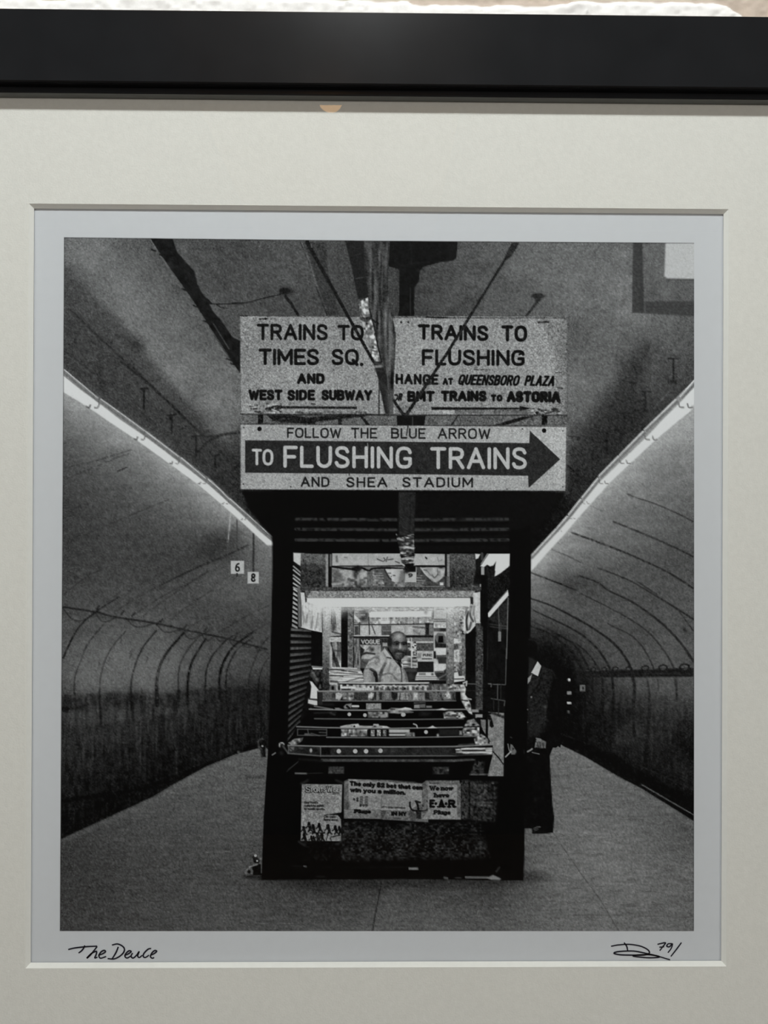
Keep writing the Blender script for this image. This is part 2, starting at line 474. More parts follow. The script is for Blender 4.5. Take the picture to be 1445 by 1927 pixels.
# dark peeling seam on the left ceiling
view(110, 440, 4.129)
poly([(712,30),(800,170),(880,290),(980,430),(1070,560),(1150,690),(1260,870),(1330,970),(1420,1095),(1425,840),(1350,800),(1270,680),(1200,600),(1160,520),(1110,450),(1080,390),(1055,290),(990,220),(920,140),(885,30)], lambda X, Y: 24 + 4 * W1(X, Y), 2.2, gr=4)
line([(718,50),(800,180),(880,290),(980,430),(1060,545),(1150,690),(1260,860),(1320,950)], 1.2, 128, .55, 1.8, rough=.6)
line([(1205,700),(1260,790),(1325,895)], 1.2, 104, .8, 2)
for x, y in ((735,125),(800,165),(975,432),(1060,560),(1140,680),(1320,975),(1350,1010)):
    line([(x - 12, y - 4), (x + 16, y + 8)], 3, 22, .9)
line([(1150,525),(1200,545),(1300,545),(1445,538)], 2.4, 24, 1, smooth=True); line([(1225,548),(1260,572),(1312,578)], 1.8, 30, .9); line([(1150,510),(1180,540)], 5, 24)
view(440, 440, 4.516)
line([(-10,588),(110,585),(250,548),(400,515)], 2.4, 22, 1, smooth=True)
blob(430, 487, 10, 6, 18, 1, hard=2.5); blob(455, 488, 13, 5, 24, .8); line([(435,530),(485,590),(548,695)], (6, 4.5), 24, .95, 1.8)
# middle of the ceiling: angle iron, rods and a shaded rib
poly([(560,70),(660,70),(800,330),(900,690),(780,690),(690,400)], 48, 3, .8)
poly([(660,70),(790,70),(800,330)], 40, 5, .7); poly([(790,70),(955,70),(1060,560),(900,690),(810,330)], 66, 5, .7)
poly([(430,70),(570,70),(690,400),(770,690),(600,690)], 66, 12, .5)
line([(578,75),(640,230),(692,400),(735,540),(782,692)], 1.6, 128, .75, 1.6, rough=.3); line([(596,75),(700,400),(796,692)], 1.5, 92, .6, 1.5); line([(700,450),(790,692)], 3, 22, .6)
# the ceiling of the platform's far side
view(740, 440, 4.25)
blob(1155, 497, 13, 5, 38, 1, hard=2.2); blob(1155, 525, 6, 5, 40, .9, hard=2); line([(1150,545),(1055,668)], (5.5, 4), 44, .95, 1.6)
view(1020, 440, 3.4)
poly([(670,690),(560,830),(420,1010),(200,1260),(480,1420),(640,1230),(600,1000)], 40, 26, .35)
for x, y0, y1 in ((840,800,945),(660,1010,1130),(525,1150,1265),(415,1268,1390),(318,1390,1440)):
    line([(x, y0), (x, y1)], 3.6, 32, .9, 2.2); line([(x - 30, y0 - 3), (x + 30, y0)], 3, 36, .85, 2.2); line([(x - 25, y1 + 2), (x + 10, y1 + 5)], 8, 36, .7, 4)
line([(510,937),(598,957)], 2.4, 34, .9, 2); line([(598,957),(590,975)], 2, 40, .7, 2)
line([(830,990),(715,1115)], 1.4, 108, .55, 2); line([(970,850),(820,1000)], 2.4, 40, .5, 4); line([(660,1180),(580,1265)], 1.2, 100, .5, 2); line([(560,1275),(470,1390)], 1.2, 84, .4, 2)
line([(160,1292),(230,1300)], 2, 34, .8, 2); disc(232, 1312, 4, 34, .8)
view(980, 700, 3.44)
for x, y0, y1 in ((368,640,720),(462,515,630),(557,385,515)):
    line([(x, y0), (x, y1)], 2.6, 26, .7, 2); line([(x - 22, y0), (x + 20, y0)], 2.2, 30, .7, 2)
line([(298,600),(365,665)], 3, 22, .9); line([(355,640),(385,640)], 3, 24, .9)

view(1020, 440, 3.4)
poly([(582,40),(990,40),(990,531),(660,508),(575,505)], lambda X, Y: 98 + 2 * W1(X, Y), 2, gr=8, idn=BOX)
poly([(582,40),(640,40),(655,508),(575,505)], lambda X, Y: 62 - .5 * np.clip(X - 1200, 0, 12), 3, gr=5); rect(655,300,990,432,92,soft=5,gr=8)
poly([(655,432),(990,430),(990,531),(660,508)], 64, 4, gr=5); poly([(790,40),(990,40),(990,292),(800,286),(782,270)], 184, 4, gr=4); line([(800,292),(985,294)], 3, 66, .7, 3); blob(715,380,10,8,70,.5); blob(870,395,8,10,72,.5); blob(790,380,9,9,124,.5)
# vaults
view()
vault_l = field([(121,745,150),(150,775,140),(121,790,112),(175,800,128),(121,850,78),(121,900,66),(140,950,60),(121,1020,56),(160,850,92),(160,920,72),(165,1000,62),(220,810,148),(220,850,110),(250,870,108),  # left edge tones include a dark reflection band painted in
 (270,845,140),(300,890,124),(320,885,148),(350,930,112),(300,950,90),(240,930,82),(200,980,70),(370,920,150),(400,960,126),(415,950,150),(420,1000,88),(448,985,140),(440,1010,84),(380,1000,84),(350,1030,66),(400,1020,56),(430,1035,60),(460,1025,88),
 (470,1050,88),(500,1035,112),(500,1060,104),(490,1090,96),(450,1100,88),(400,1060,72),(400,1090,80),(330,1060,64),(280,1040,64),(300,1100,66),(200,1080,66),(130,1080,62),
 (130,1150,72),(180,1130,70),(250,1130,74),(320,1130,76),(400,1130,74),(440,1130,82),(480,1140,76),(440,1170,58),(500,1160,66),(380,1180,66),(130,1200,78),(130,1260,84),(200,1200,84),(200,1250,92),(250,1250,96),(260,1200,86),(320,1250,90),(320,1200,82),(360,1240,84),(420,1240,80),(470,1230,76),(500,1210,70),
 (150,1290,92),(200,1294,96),(270,1290,96),(330,1285,86),(400,1280,72),(460,1275,66),(500,1270,62),
 (130,1316,44),(200,1316,40),(260,1318,40),(330,1316,46),(390,1300,52),(440,1298,38),(485,1298,34),
 (130,1345,46),(190,1350,62),(240,1345,60),(320,1338,60),(380,1330,40),(440,1340,30),(490,1345,26),
 (130,1400,42),(170,1390,40),(190,1410,26),(260,1380,34),(340,1380,30),(420,1370,28),(480,1390,22),(130,1470,26),(200,1460,24),(280,1440,24),(360,1430,22),(440,1410,18),(130,1540,12),(190,1510,12),(260,1490,12),(330,1460,10)])
VL = [(100,680),(121,697),(190,750),(270,805),(400,905),(512,1016),(520,1420),(498,1405),(444,1419),(387,1443),(323,1477),(287,1497),(200,1538),(100,1584)]
poly(VL, lambda X, Y: vault_l(X, Y) * (1 + .02 * W3(X, Y)) + 2.5 * W1(X, Y) + np.clip((Y - 1280) / 80, 0, 1) * 4 * W4(X, Y), gr=7)
vault_r = field([(1300,780,158),(1304,830,148),(1270,800,160),(1270,850,124),(1304,880,120),(1235,840,158),(1230,890,122),(1190,880,156),(1180,930,122),(1150,915,158),(1140,960,122),(1110,955,150),(1110,1000,118),(1075,1000,150),(1060,1040,126),(1020,1065,150),(1004,1090,124),
 (1290,930,104),(1304,960,92),(1240,950,108),(1290,1000,86),(1220,1000,98),(1170,1010,108),(1250,1050,80),(1300,1070,74),(1180,1060,86),(1120,1050,104),(1080,1070,104),(1020,1105,112),(1045,1085,84),(1080,1095,58),(1110,1105,66),(1150,1110,78),(1220,1110,78),(1290,1120,82),
 (1050,1125,92),(1010,1135,96),(1100,1140,84),(1160,1150,78),(1220,1160,74),(1300,1170,76),(1010,1165,74),(1050,1170,74),(1100,1180,76),(1150,1190,76),(1200,1200,72),(1250,1200,78),(1300,1220,78),
 (1005,1190,50),(1040,1195,42),(1080,1205,56),(1120,1220,70),(1170,1230,76),(1230,1240,80),(1300,1250,80),(1010,1215,16),(1040,1225,14),(1070,1235,18),(1090,1250,34),(1020,1260,8),(1060,1265,8),(1110,1255,50),(1150,1258,66),
 (1100,1285,24),(1130,1285,44),(1160,1285,64),(1200,1290,76),(1250,1290,86),(1300,1290,78),(1100,1320,18),(1140,1320,36),(1180,1320,46),(1230,1320,52),(1290,1320,62),(1060,1330,6),(1120,1350,22),(1170,1355,26),(1230,1350,42),(1290,1350,40),
 (1184,1385,46),(1130,1385,20),(1060,1390,8),(1230,1390,36),(1300,1385,22),(1180,1410,28),(1240,1420,26),(1300,1420,14),(1290,1455,34),(1230,1440,20),(1150,1430,12),(1110,1420,10),(1300,1480,20),(1304,1500,14),(1220,1470,12),(1270,1500,10),(1304,1530,8)])
VR = [(1320,705),(1304,717),(1213,809),(1166,857),(1125,899),(1069,970),(990,1060),(985,1420),(1058,1403),(1099,1423),(1163,1461),(1211,1486),(1246,1508),(1320,1554)]
poly(VR, lambda X, Y: vault_r(X, Y) * (1 + .02 * W3(X, Y)) + 2.5 * W1(X, Y) + np.clip((Y - 1280) / 60, 0, 1) * 3 * W4(X, Y), gr=7)
# joints between the vault rings, left
view(100, 680, 3.44)
for p in ([(75,690),(250,650),(500,575)],[(75,765),(130,740),(300,670),(420,620),(500,595)],[(190,1135),(300,1080),(400,1040)],[(400,1040),(560,970),(760,890)],[(90,1400),(200,1330),(300,1300)],[(560,1445),(640,1400),(720,1360)]):
    line(p, 2, 44, .7, 2, rough=.7)
line([(420,710),(445,700),(478,686)], (3, 2), 30, .9); line([(700,1445),(900,1350),(1100,1265),(1260,1190)], 3.4, 30, .75, 2.4, smooth=True, rough=.4); line([(900,1420),(1020,1350)], 2.6, 46, .6, 2, rough=.5)
line([(1140,1050),(1180,1080),(1320,1165)], 2, 60, .3, 4); blob(1060, 1190, 60, 17, 42, .5, rot=-.5)
view(100, 1050, 3.141)
RING = [((60,590),(100,500),(160,400),(250,320),(390,230),3,.75),((125,800),(130,700),(170,590),(210,500),(300,390),3,.55),((280,980),(275,780),(290,660),(340,540),(430,430),2.6,.65),
 ((465,900),(460,760),(480,650),(530,530),(610,430),3.6,.8),((615,870),(612,740),(630,640),(680,550),(770,445),6,.95),((740,800),(745,650),(790,550),(860,470),(920,430),2.4,.55),
 ((797,960),(795,740),(815,630),(850,560),(900,480),5,.85),((900,790),(905,670),(940,580),(1020,490),(1100,440),3,.7),((985,830),(985,700),(1010,610),(1070,520),(1180,440),5,.9),
 ((1025,870),(1020,740),(1035,640),(1090,540),(1180,470),3,.65),((1155,740),(1170,660),(1210,560),(1230,520),(1270,470),2.2,.5),((1210,870),(1215,740),(1240,640),(1275,590),(1300,560),2.6,.7)]
for *p, w, a in RING:
    line(p, (w * 1.25, w * .7), 12, min(1, a * 1.15), 2, smooth=True, rough=.3)
for p in ([(390,300),(560,200),(760,100),(960,0)],[(520,350),(700,220),(930,70)],[(700,360),(830,260),(940,190)],[(980,440),(1130,350),(1275,280)],[(1090,480),(1275,385)],[(770,440),(840,390),(915,345)],[(62,215),(200,110),(330,50)],[(470,340),(640,230),(760,170)]):
    line(p, 2.2, 34, .6, 2, smooth=True, rough=.6)
for x, y in ((460,570),(455,580),(270,630),(680,610),(745,660),(830,600),(1045,705),(555,600),(330,600),(520,790),(400,490)):
    line([(x, y - 16), (x + 5, y - 6), (x - 3, y + 10)], 2.4, 40, .7, 2)
# the slack cable with its swags
line([(60,290),(250,320),(370,350),(600,385),(800,430),(1000,470),(1150,510),(1265,540)], (3.6, 3), 26, .85, 2, smooth=True)
line([(60,325),(250,345),(370,360)], 3, 44, .5, 5)
for x0, y0, x1, y1, dp in ((60,300,250,325,60),(250,325,370,350,40),(430,355,600,385,38),(610,390,760,425,32),(770,435,870,450,36),(880,455,945,465,28),(960,465,1030,480,20),(1040,485,1100,498,22),(1120,505,1180,515,18),(1190,520,1260,540,16)):
    line([(x0, y0), ((3 * x0 + x1) / 4, (y0 + y1) / 2 + dp * .75), ((x0 + x1) / 2, (y0 + y1) / 2 + dp), ((x0 + 3 * x1) / 4, (y0 + y1) / 2 + dp * .75), (x1, y1)], 2.4, 32, .7, 2, smooth=True)
for x, y in ((265,290),(410,320),(475,330),(640,365),(780,405),(900,420),(1075,470),(620,380)):
    line([(x - 8, y + 14), (x + 8, y - 6)], 3, 26, .8)
# dark and light bands on the lower wall
view()
for x, r in ((160,34),(225,40),(300,34)):
    blob(x, 1258, r, 46, 112, .35)
for k in range(90):
    x = 118 + rng.rand() * 385; y = 1300 + rng.rand() * 22 - (x - 300) * .03
    line([(x, y), (x + 2 * rng.randn(), y + 8 + 16 * rng.rand())], 3 + 5 * rng.rand(), 16, .32, 4)
line([(116,1318),(200,1312),(300,1311),(400,1300),(502,1296)], 13, 22, .5, 9, rough=.6)
for k in range(70):
    x = 125 + rng.rand() * 260; y = 1326 + rng.rand() * 16 - (x - 200) * .05
    line([(x, y), (x + rng.randn(), y + 8 + 26 * rng.rand())], 2 + 4 * rng.rand(), 74 if rng.rand() < .6 else 26, .3, 3)
line([(116,1378),(250,1362),(420,1338)], 10, 22, .4, 12)
view(100, 1050, 3.141)
# streaks on the lower wall
for k in range(60):
    x = 60 + rng.rand() * 1180; y = 860 + rng.rand() * 300
    line([(x, y), (x + 4 - 8 * rng.rand(), y + 40 + 130 * rng.rand())], 1.5 + 3 * rng.rand(), 10 + 60 * (rng.rand() < .45), .3, 3)
for x, y0, y1, w in ((130,800,880,2.5),(275,790,940,3.5),(285,880,1000,2.5),(437,820,960,3),(468,860,960,4),(590,870,960,4),(640,940,1120,12),(740,780,880,3),(800,950,1200,4),(910,960,1120,2.5)):
    line([(x, y0), (x + 2, y1)], w, 18, .6, 3)
line([(60,885),(130,890),(200,870)], 6, 16, .6, 5); line([(60,895),(80,895)], 8, 8, .7, 4)
line([(50,1440),(300,1400),(620,1340),(900,1235),(1100,1150),(1250,1085)], 9, 4, .8, 8); line([(300,1395),(600,1320),(900,1205),(1150,1095)], 1.5, 40, .4, 2); line([(560,1380),(760,1280)], 1.5, 46, .4, 2.5)
blob(1095, 1147, 3, 2, 120, .8)
# joints, right
view(980, 700, 3.44)
for p, w, a in (([(330,1040),(480,1095),(560,1125),(700,1180),(900,1270),(1040,1350),(1115,1400)],3.4,.85),([(600,970),(640,985),(800,1050),(960,1120),(1115,1195)],3.4,.75),([(690,790),(750,815),(860,850),(1000,910),(1115,968)],2.4,.65),
 ([(200,1150),(300,1190),(400,1240)],2.2,.5),([(520,1270),(660,1335)],2,.4),([(70,1300),(250,1370),(350,1410)],2.4,.6),([(760,1360),(880,1440)],3,.6),([(440,860),(520,900)],2,.3)):
    line(p, w, 26, a, 2, smooth=True, rough=.3)
view(940, 1050, 3.141)
for p, w, a in (([(470,105),(580,145),(640,190),(800,270),(950,380),(1060,490),(1145,610)],(2.4,5),.75),([(580,60),(740,120),(850,180),(1000,270),(1145,362)],(2,3.4),.7),([(480,210),(640,290),(800,380),(900,460),(980,560),(1030,650)],(2,3.4),.65),
 ([(640,390),(780,460),(860,550),(910,650)],(2,3),.7),([(185,240),(300,280),(430,345),(560,420),(680,510),(750,600),(785,680)],(2.6,5),.9),([(200,310),(350,380),(480,450),(580,540),(640,630),(665,690)],(2,4.5),.85),
 ([(350,460),(470,520),(550,600),(600,690)],(2,4),.75),([(190,405),(300,450),(400,530),(460,610),(495,690)],(3,5),.8),([(280,420),(430,505),(500,600),(540,690)],(2,4),.7),([(185,370),(330,440),(420,500)],2,.5),([(190,90),(350,150),(450,190)],(2,3),.65),([(1050,300),(1145,430)],2.4,.6)):
    line(p, w, 18, a, 2, smooth=True, rough=.25)
for p, w, a in (([(785,690),(797,780),(790,880),(795,1050)],(6,5),.75),([(665,700),(672,800),(668,920)],4.5,.8),([(605,700),(612,800),(610,905)],4,.7),([(870,710),(885,800),(880,950),(865,1190)],(3,6),.6),([(1040,710),(1050,840)],(6,3.5),.6),([(550,710),(550,830)],3,.5),([(500,700),(505,860)],3,.6),([(935,720),(938,780)],2,.4)):
    line(p, w, 12, a, 3, smooth=True, rough=.3)
for k in range(30):
    x = 400 + rng.rand() * 740; y = 800 + rng.rand() * 220
    line([(x, y), (x + 3, y + 40 + 110 * rng.rand())], 2 + 4 * rng.rand(), 8 + 50 * (rng.rand() < .35), .25, 5)
blob(1095, 425, 6, 3, 26, .8, rot=.7); line([(350,150),(365,155)], 3, 20, .8); line([(720,115),(740,120)], 2, 34, .7)
# cable tray on the right wall
poly([(440,690),(480,668),(700,660),(1145,648),(1145,702),(700,706),(460,704)], 24, 2.4); line([(480,668),(820,660),(1145,652)], 1.6, 74, .5, 1.6, rough=.5); line([(500,690),(1145,682)], 1.2, 52, .5)
for x, r in ((555,14),(620,15),(685,17),(765,18),(862,22),(968,26),(1095,30)):
    line([(x - r, 668), (x - r * .9, 668 - r), (x, 668 - r * 1.35), (x + r * .8, 668 - r), (x + r * .55, 668 - r * .3)], 1.8 + r * .05, 22, .95, 1.6, smooth=True); line([(x - r * .4, 662), (x + r * .4, 655)], 2, 90, .5)
# far end of the tunnel: signal lamps and small plate
poly([(330,650),(440,660),(440,1010),(360,1040),(330,900)], 6, 14, .75)
disc(411, 720, 2.8, 214); rect(400,788,424,806,120); rect(400,850,422,862,190); rect(402,900,414,918,90); rect(476,752,504,786,112); rect(486,760,498,778,40)
# track and rail, right
line([(350,1050),(560,1140),(760,1250),(980,1370),(1150,1445)], 16, 4, .8, 8); line([(360,1040),(640,1140),(900,1260),(1145,1370)], 2, 44, .5, 2.4); line([(460,1070),(800,1210),(1145,1345)], 2, 8, .6, 3)
line([(840,1340),(1020,1445),(1150,1520)], 2, 96, .9, 1.5); line([(900,1350),(1145,1470)], 5, 6, .6, 5)

# floor
view()
floor_t = field([(440,1430,100),(490,1420,104),(380,1460,94),(300,1500,88),(230,1540,80),(150,1590,64),(120,1640,60),(490,1480,96),(490,1560,90),(420,1520,92),(340,1570,80),(250,1620,72),(160,1680,62),(480,1620,76),(400,1640,74),(130,1750,66),(240,1740,72),(330,1690,76),(420,1700,82),(520,1690,72),(500,1750,82),
 (600,1670,52),(600,1700,80),(700,1672,62),(720,1710,88),(650,1750,86),(820,1672,66),(830,1710,92),(930,1672,66),(960,1710,90),(800,1750,94),(1000,1670,90),(1030,1640,112),(1000,1720,104),(930,1440,120),(940,1400,128),
 (1060,1420,114),(1090,1440,116),(1060,1480,114),(1060,1560,116),(1130,1480,114),(1180,1500,108),(1180,1560,116),(1240,1540,100),(1290,1570,88),(1120,1620,120),(1200,1640,118),(1290,1640,106),(1120,1700,112),(1200,1720,110),(1290,1740,102),(1060,1750,106)])
FL = [(498,1405),(444,1419),(387,1443),(323,1478),(287,1500),(200,1540),(100,1586),(100,1775),(1320,1775),(1320,1554),(1246,1508),(1211,1486),(1163,1461),(1099,1423),(1058,1403),(940,1300),(915,1340),(900,1460),(560,1460)]
W5, W6 = N(26, 3), N(5, 3)
poly(FL, lambda X, Y: .87 * floor_t(X, Y) * (1 + .035 * W5(X, Y) + .02 * W6(X, Y)), gr=8, idn=FLOOR, soft=2)
line([(110,1586),(200,1546),(290,1507),(390,1452),(450,1426),(498,1412)], 9, 104, .35, 9, rough=.5)
line([(1060,1412),(1163,1470),(1246,1517),(1310,1557)], 8, 122, .3, 8, rough=.4)
for k in range(150):
    x = 115 + rng.rand() * 1190; y = 1600 + rng.rand() * 155; L = 4 + 26 * rng.rand()
    line([(x, y), (x + L, y + rng.randn())], 1 + rng.rand(), 40 if rng.rand() < .7 else 130, .3, 2)
line([(718,1660),(708,1710),(699,1762)], 2.2, 24, .9); line([(1040,1566),(1090,1640),(1130,1694),(1170,1762)], 1.5, 56, .7, 1.8); line([(110,1725),(280,1730),(390,1722)], 1.2, 44, .45)
line([(1080,1722),(1180,1723),(1308,1726)], 1.4, 60, .6); line([(380,1640),(330,1680),(250,1750)], 3, 60, .3, 4); line([(1032,1461),(1074,1460)], 3.5, 74, .6, 3)
for k in range(12):
    line([(462 + k * 3, 1459), (463 + k * 3, 1465)], 1.2, 44, .7)
line([(452,1463),(498,1463)], 4, 62, .5, 3)
poly([(470,1650),(560,1672),(950,1668),(1040,1652),(1000,1640),(500,1640)], 30, 16, .6)

# lamps along the left vault
view(100, 680, 3.44)
line([(60,40),(290,235),(590,440),(815,610),(1000,770),(1140,890),(1250,990),(1400,1125)], (26, 9), lambda X, Y: 66 + .05 * (Y - 700), .75, 14, idn=LAMP_L)
poly([(60,45),(290,240),(590,445),(815,615),(990,765),(1135,890),(1250,995),(1420,1150),(1420,1190),(1300,1110),(1130,925),(985,785),(800,655),(580,490),(290,270),(60,90)], 132, 3, .9, idn=LAMP_L)
LB = [(60,88),(180,185),(290,265),(430,375),(585,480),(700,565),(810,650),(985,780),(1130,910),(1245,1015),(1340,1105),(1422,1172),(1420,1190),(1385,1190),(1305,1118),(1210,1030),(1090,925),(940,798),(760,668),(530,502),(370,396),(215,290),(60,196)]
poly(LB, lambda X, Y: 226 - 8 * (X < 200), 2.2, gr=2, idn=LAMP_L)
line([(60,196),(215,290),(530,502),(760,668),(940,798),(1090,925),(1210,1030),(1305,1118)], 14, 170, .22, 16)
for p in ([(70,52),(190,153),(290,238)],[(310,245),(450,345),(590,448)],[(600,455),(720,545),(815,618)],[(830,625),(920,701),(990,760)],[(1005,765),(1080,830),(1140,892)],[(1145,890),(1250,985),(1420,1140)]):
    line(p, (2.2, 1.6), 216, .85, 1.8, idn=LAMP_L); q = [(x + 4, y + 26) for x, y in p]; line(q, 2.6, 86, .6, 2.5); q = [(x + 2, y + 13) for x, y in p]; line(q, 2, 90, .4, 2.5)
for x, y, r in ((285,290,16),(585,497,14),(806,655,12),(982,786,10),(1128,916,8),(1242,1020,6)):
    line([(x - 16 * r / 16, y + 10 * r / 16), (x + 2, y + 10 * r / 16), (x + 13 * r / 16, y - 12 * r / 16)], r * .16, 104, .95, 1.5, smooth=True)
    line([(x + 13 * r / 16, y - 12 * r / 16), (x + 8, y - 45 * r / 16)], r * .18, 92, .8, 1.6)
    line([(x - 68 * r / 16, y + 4), (x - 52 * r / 16, y + 12 * r / 16), (x - 44 * r / 16, y - 6 * r / 16)], r * .2, 92, .95, 1.5)
# lamps along the right vault
view(980, 700, 3.44)
poly([(1130,45),(800,372),(640,535),(500,680),(390,815),(305,925),(230,1010),(60,1190),(65,1230),(240,1040),(320,955),(405,850),(510,720),(650,585),(810,430),(1030,205),(1130,110)], 138, 3, .92, idn=LAMP_R)
RB = [(1130,92),(1030,198),(915,312),(810,424),(650,578),(510,712),(405,842),(320,946),(240,1032),(150,1125),(65,1218),(65,1292),(180,1160),(290,1042),(362,955),(455,852),(572,720),(712,588),(872,440),(1000,332),(1130,228)]
poly(RB, 224, 2.2, gr=2, idn=LAMP_R)
line([(60,1296),(290,1046),(362,960),(455,856),(572,724),(712,592),(872,445),(1115,250)], 16, 172, .25, 18)
for p in ([(1130,45),(1030,160)],[(1000,180),(800,372)],[(790,385),(640,535)],[(630,545),(505,672)],[(495,690),(395,812)],[(385,825),(308,922)],[(298,935),(232,1010)],[(225,1018),(62,1195)]):
    line(p, (2.6, 2), 222, .9, 1.8, idn=LAMP_R); q = [(x + 14, y + 10) for x, y in p]; line(q, 3, 84, .65, 2.2)
for x, y, r in ((1035,215,17),(815,425,15),(650,580,13),(515,712,11),(405,843,9),(322,945,7),(244,1030,6)):
    line([(x - 14 * r / 16, y - 14 * r / 16), (x - 6 * r / 16, y + 10 * r / 16), (x + 18 * r / 16, y + 14 * r / 16)], r * .17, 112, .95, 1.5, smooth=True)
    x2, y2 = x + 56 * r / 17, y + 6 * r / 17
    line([(x2 - 12 * r / 16, y2 - 14 * r / 16), (x2 - 4 * r / 16, y2 + 8 * r / 16), (x2 + 18 * r / 16, y2 + 8 * r / 16)], r * .17, 112, .95, 1.5, smooth=True)
poly([(1104,215),(1130,215),(1130,246),(1100,246)], 130, 6, .5)

# hanging number plates
view(100, 680, 3.44)
line([(1150,985),(1140,1080),(1132,1170)], (3.4, 2.2), 176, .75, 2, rough=.4); line([(1132,1180),(1128,1255)], 1.6, 120, .5, 2, rough=.6)
line([(1190,1030),(1190,1290)], 3, 62, .95, idn=PLATE_A); line([(1296,1120),(1296,1365)], 3.8, 50, .95, idn=PLATE_B)
rect(1150,1291,1236,1375,176,soft=1.6,gr=4,idn=PLATE_A); rect(1258,1363,1331,1438,178,soft=1.6,gr=4,idn=PLATE_B)
text('6', 1177, 1362, 1209, 1362, 60, 10, 26); text('8', 1280, 1428, 1311, 1428, 56, 11, 26); rect(1305,1400,1328,1412,178,a=.9); line([(1190,1375),(1190,1390)], 3, 40)

# ---- hanger box and post above the signs, with its slanting tie rods
view(740, 440, 4.25)
poly([(-36,40),(512,40),(512,78),(505,190),(485,212),(370,228),(240,265),(212,300),(205,380),(170,430),(168,662),(45,662),(50,282),(-36,262)], lambda X, Y: 17 + 2 * W1(X, Y), 1.6, gr=3, idn=HANGER)
line([(140,80),(145,250)], 1.2, 44, .5, 1.6); line([(135,430),(137,655)], 1.6, 46, .8, 1.5); line([(35,262),(200,232),(480,215)], 1.4, 34, .5, 1.6); poly([(430,75),(512,75),(500,195),(425,215)], 26, 6, .6); line([(45,640),(48,662)], 3, 18)

# ---- destination sign
view(440, 580, 4.516)
S0 = N(90, 60)
poly([(52,66),(1000,70),(1400,68),(2060,70),(2700,72),(2836,80),(2828,905),(1400,905),(58,902)], lambda X, Y: 140 + 5 * S0(X, Y) + 2 * W1(X, Y) - 30 * np.clip((X - 1046) / 24, 0, 1), 1.5, gr=16, idn=SIGN)
view(700, 580, 3.803)
poly([(1180,70),(1404,68),(1392,765),(1250,765),(1300,480)], 112, 30, .45); line([(1150,100),(1240,230),(1270,380),(1265,480)], 14, 176, .4, 14, smooth=True); line([(1265,110),(1262,190)], 1.6, 60, .5, 2, rough=.6)
line([(140,66),(390,62),(520,68),(1404,70)], 2, 40, .8, 2, rough=.3); line([(390,64),(540,68)], 3, 24, .9); line([(1404,66),(1392,765)], 3, 84, .6, 4); line([(1190,100),(1262,98)], 4, 34, .9, 2, rough=.3)
for x in (208, 260):
    disc(x, 100, 2.2, 26, .9)
line([(1290,460),(1390,462)], 2, 60, .7, 2, rough=.5); line([(735,438),(760,440)], 1.8, 36, .9); line([(780,440),(800,438)], 2, 36, .8); line([(815,438),(845,438)], 1.4, 70, .8)
line([(1330,570),(1362,574)], 3, 30, .9, 2, rough=.3)
rect(1376,470,1392,760,110,a=.5,soft=3)
view(440, 580, 4.516)
line([(52,64),(700,72),(1400,70)], 1.6, 48, .7, 1.8, rough=.4); disc(222, 91, 1.8, 18); disc(270, 90, 2.2, 18); line([(215,91),(285,90)], 1.6, 24); line([(54,70),(58,900)], 1.6, 84, .6, 2)
line([(60,66),(110,66)], 2, 30, .8)
INK = 15
for s, x0, y0, x1, y1, h, w, tr in (("TRAINS",196,270,798,274,138,25,20),("TO",882,274,1104,274,132,25,14),("TIMES",210,483,724,485,140,27,16),("SQ",830,484,1062,484,138,26,18),("AND",536,644,772,645,92,26,16),
    ("WEST",124,783,414,784,92,25,10),("SIDE",455,785,690,784,92,25,16),("SUBWAY",744,784,1176,786,92,25,8)):
    text(s, x0, y0, x1, y1, h, w, INK, track=tr, rough=.05)
disc(1085, 478, 3.4, INK)
poly([(300,842),(402,808),(402,832),(1046,836),(1046,856),(402,852),(402,886)], 30, 1.6); line([(660,812),(688,816)], 3, 40, .8)
line([(1235,560),(1233,905)], 2.6, 40, .9)
for k in range(26):
    x = 130 + rng.rand() * 270; y = 812 + rng.rand() * 78
    line([(x, y), (x + 10 + 40 * rng.rand(), y + 6 * rng.randn())], 2 + 2 * rng.rand(), 38 if rng.rand() < .55 else 190, .75, 2)
for x, y, w in ((180,822,70),(160,888,90),(260,870,60),(530,885,60),(770,880,70),(850,885,60),(560,892,200),(1000,884,120)):
    line([(x, y), (x + w, y + 3)], 4, 44, .6, 3, rough=.5)
line([(60,900),(560,904),(1140,902),(1400,908)], 2.4, 36, .9, 2)
view(700, 580, 3.803)
for s, x0, y0, x1, y1, h, w, tr in (("TRAINS",328,226,832,236,112,23,20),("TO",926,238,1110,240,116,24,18),("FLUSHING",356,410,1092,414,116,22,20),("HANGE",168,544,474,549,76,18,26),("AT",505,549,580,549,50,15,12),
    ("TRAINS",492,668,820,668,78,23,10),("TO",850,667,934,668,50,18,14),("ASTORIA",962,674,1348,676,82,26,6),("BMT",252,670,448,670,78,22,14)):
    text(s, x0, y0, x1, y1, h, w, INK, track=tr, rough=.05)
text("QUEENSBORO",612,549,1064,556,76,15.5,12,skew=.26,track=14); text("PLAZA",1088,556,1318,559,76,16,12,skew=.26,track=14); text("R",184,662,222,662,54,14,24,skew=.2); line([(164,620),(178,622),(182,640),(170,660)], 3, 34, smooth=True)
line([(1296,676),(1330,604),(1342,676)], 4, 18, .7); line([(1055,330),(1082,322)], 4, INK)
rect(590,722,1150,758,78,a=.65,soft=4); rect(505,730,590,758,176,a=.7,soft=4); poly([(800,730),(870,728),(850,760),(790,760)], 150, 5, .6)
poly([(426,708),(1055,712),(1056,698),(1140,718),(1056,734),(1054,724),(426,728)], 22, 1.6)
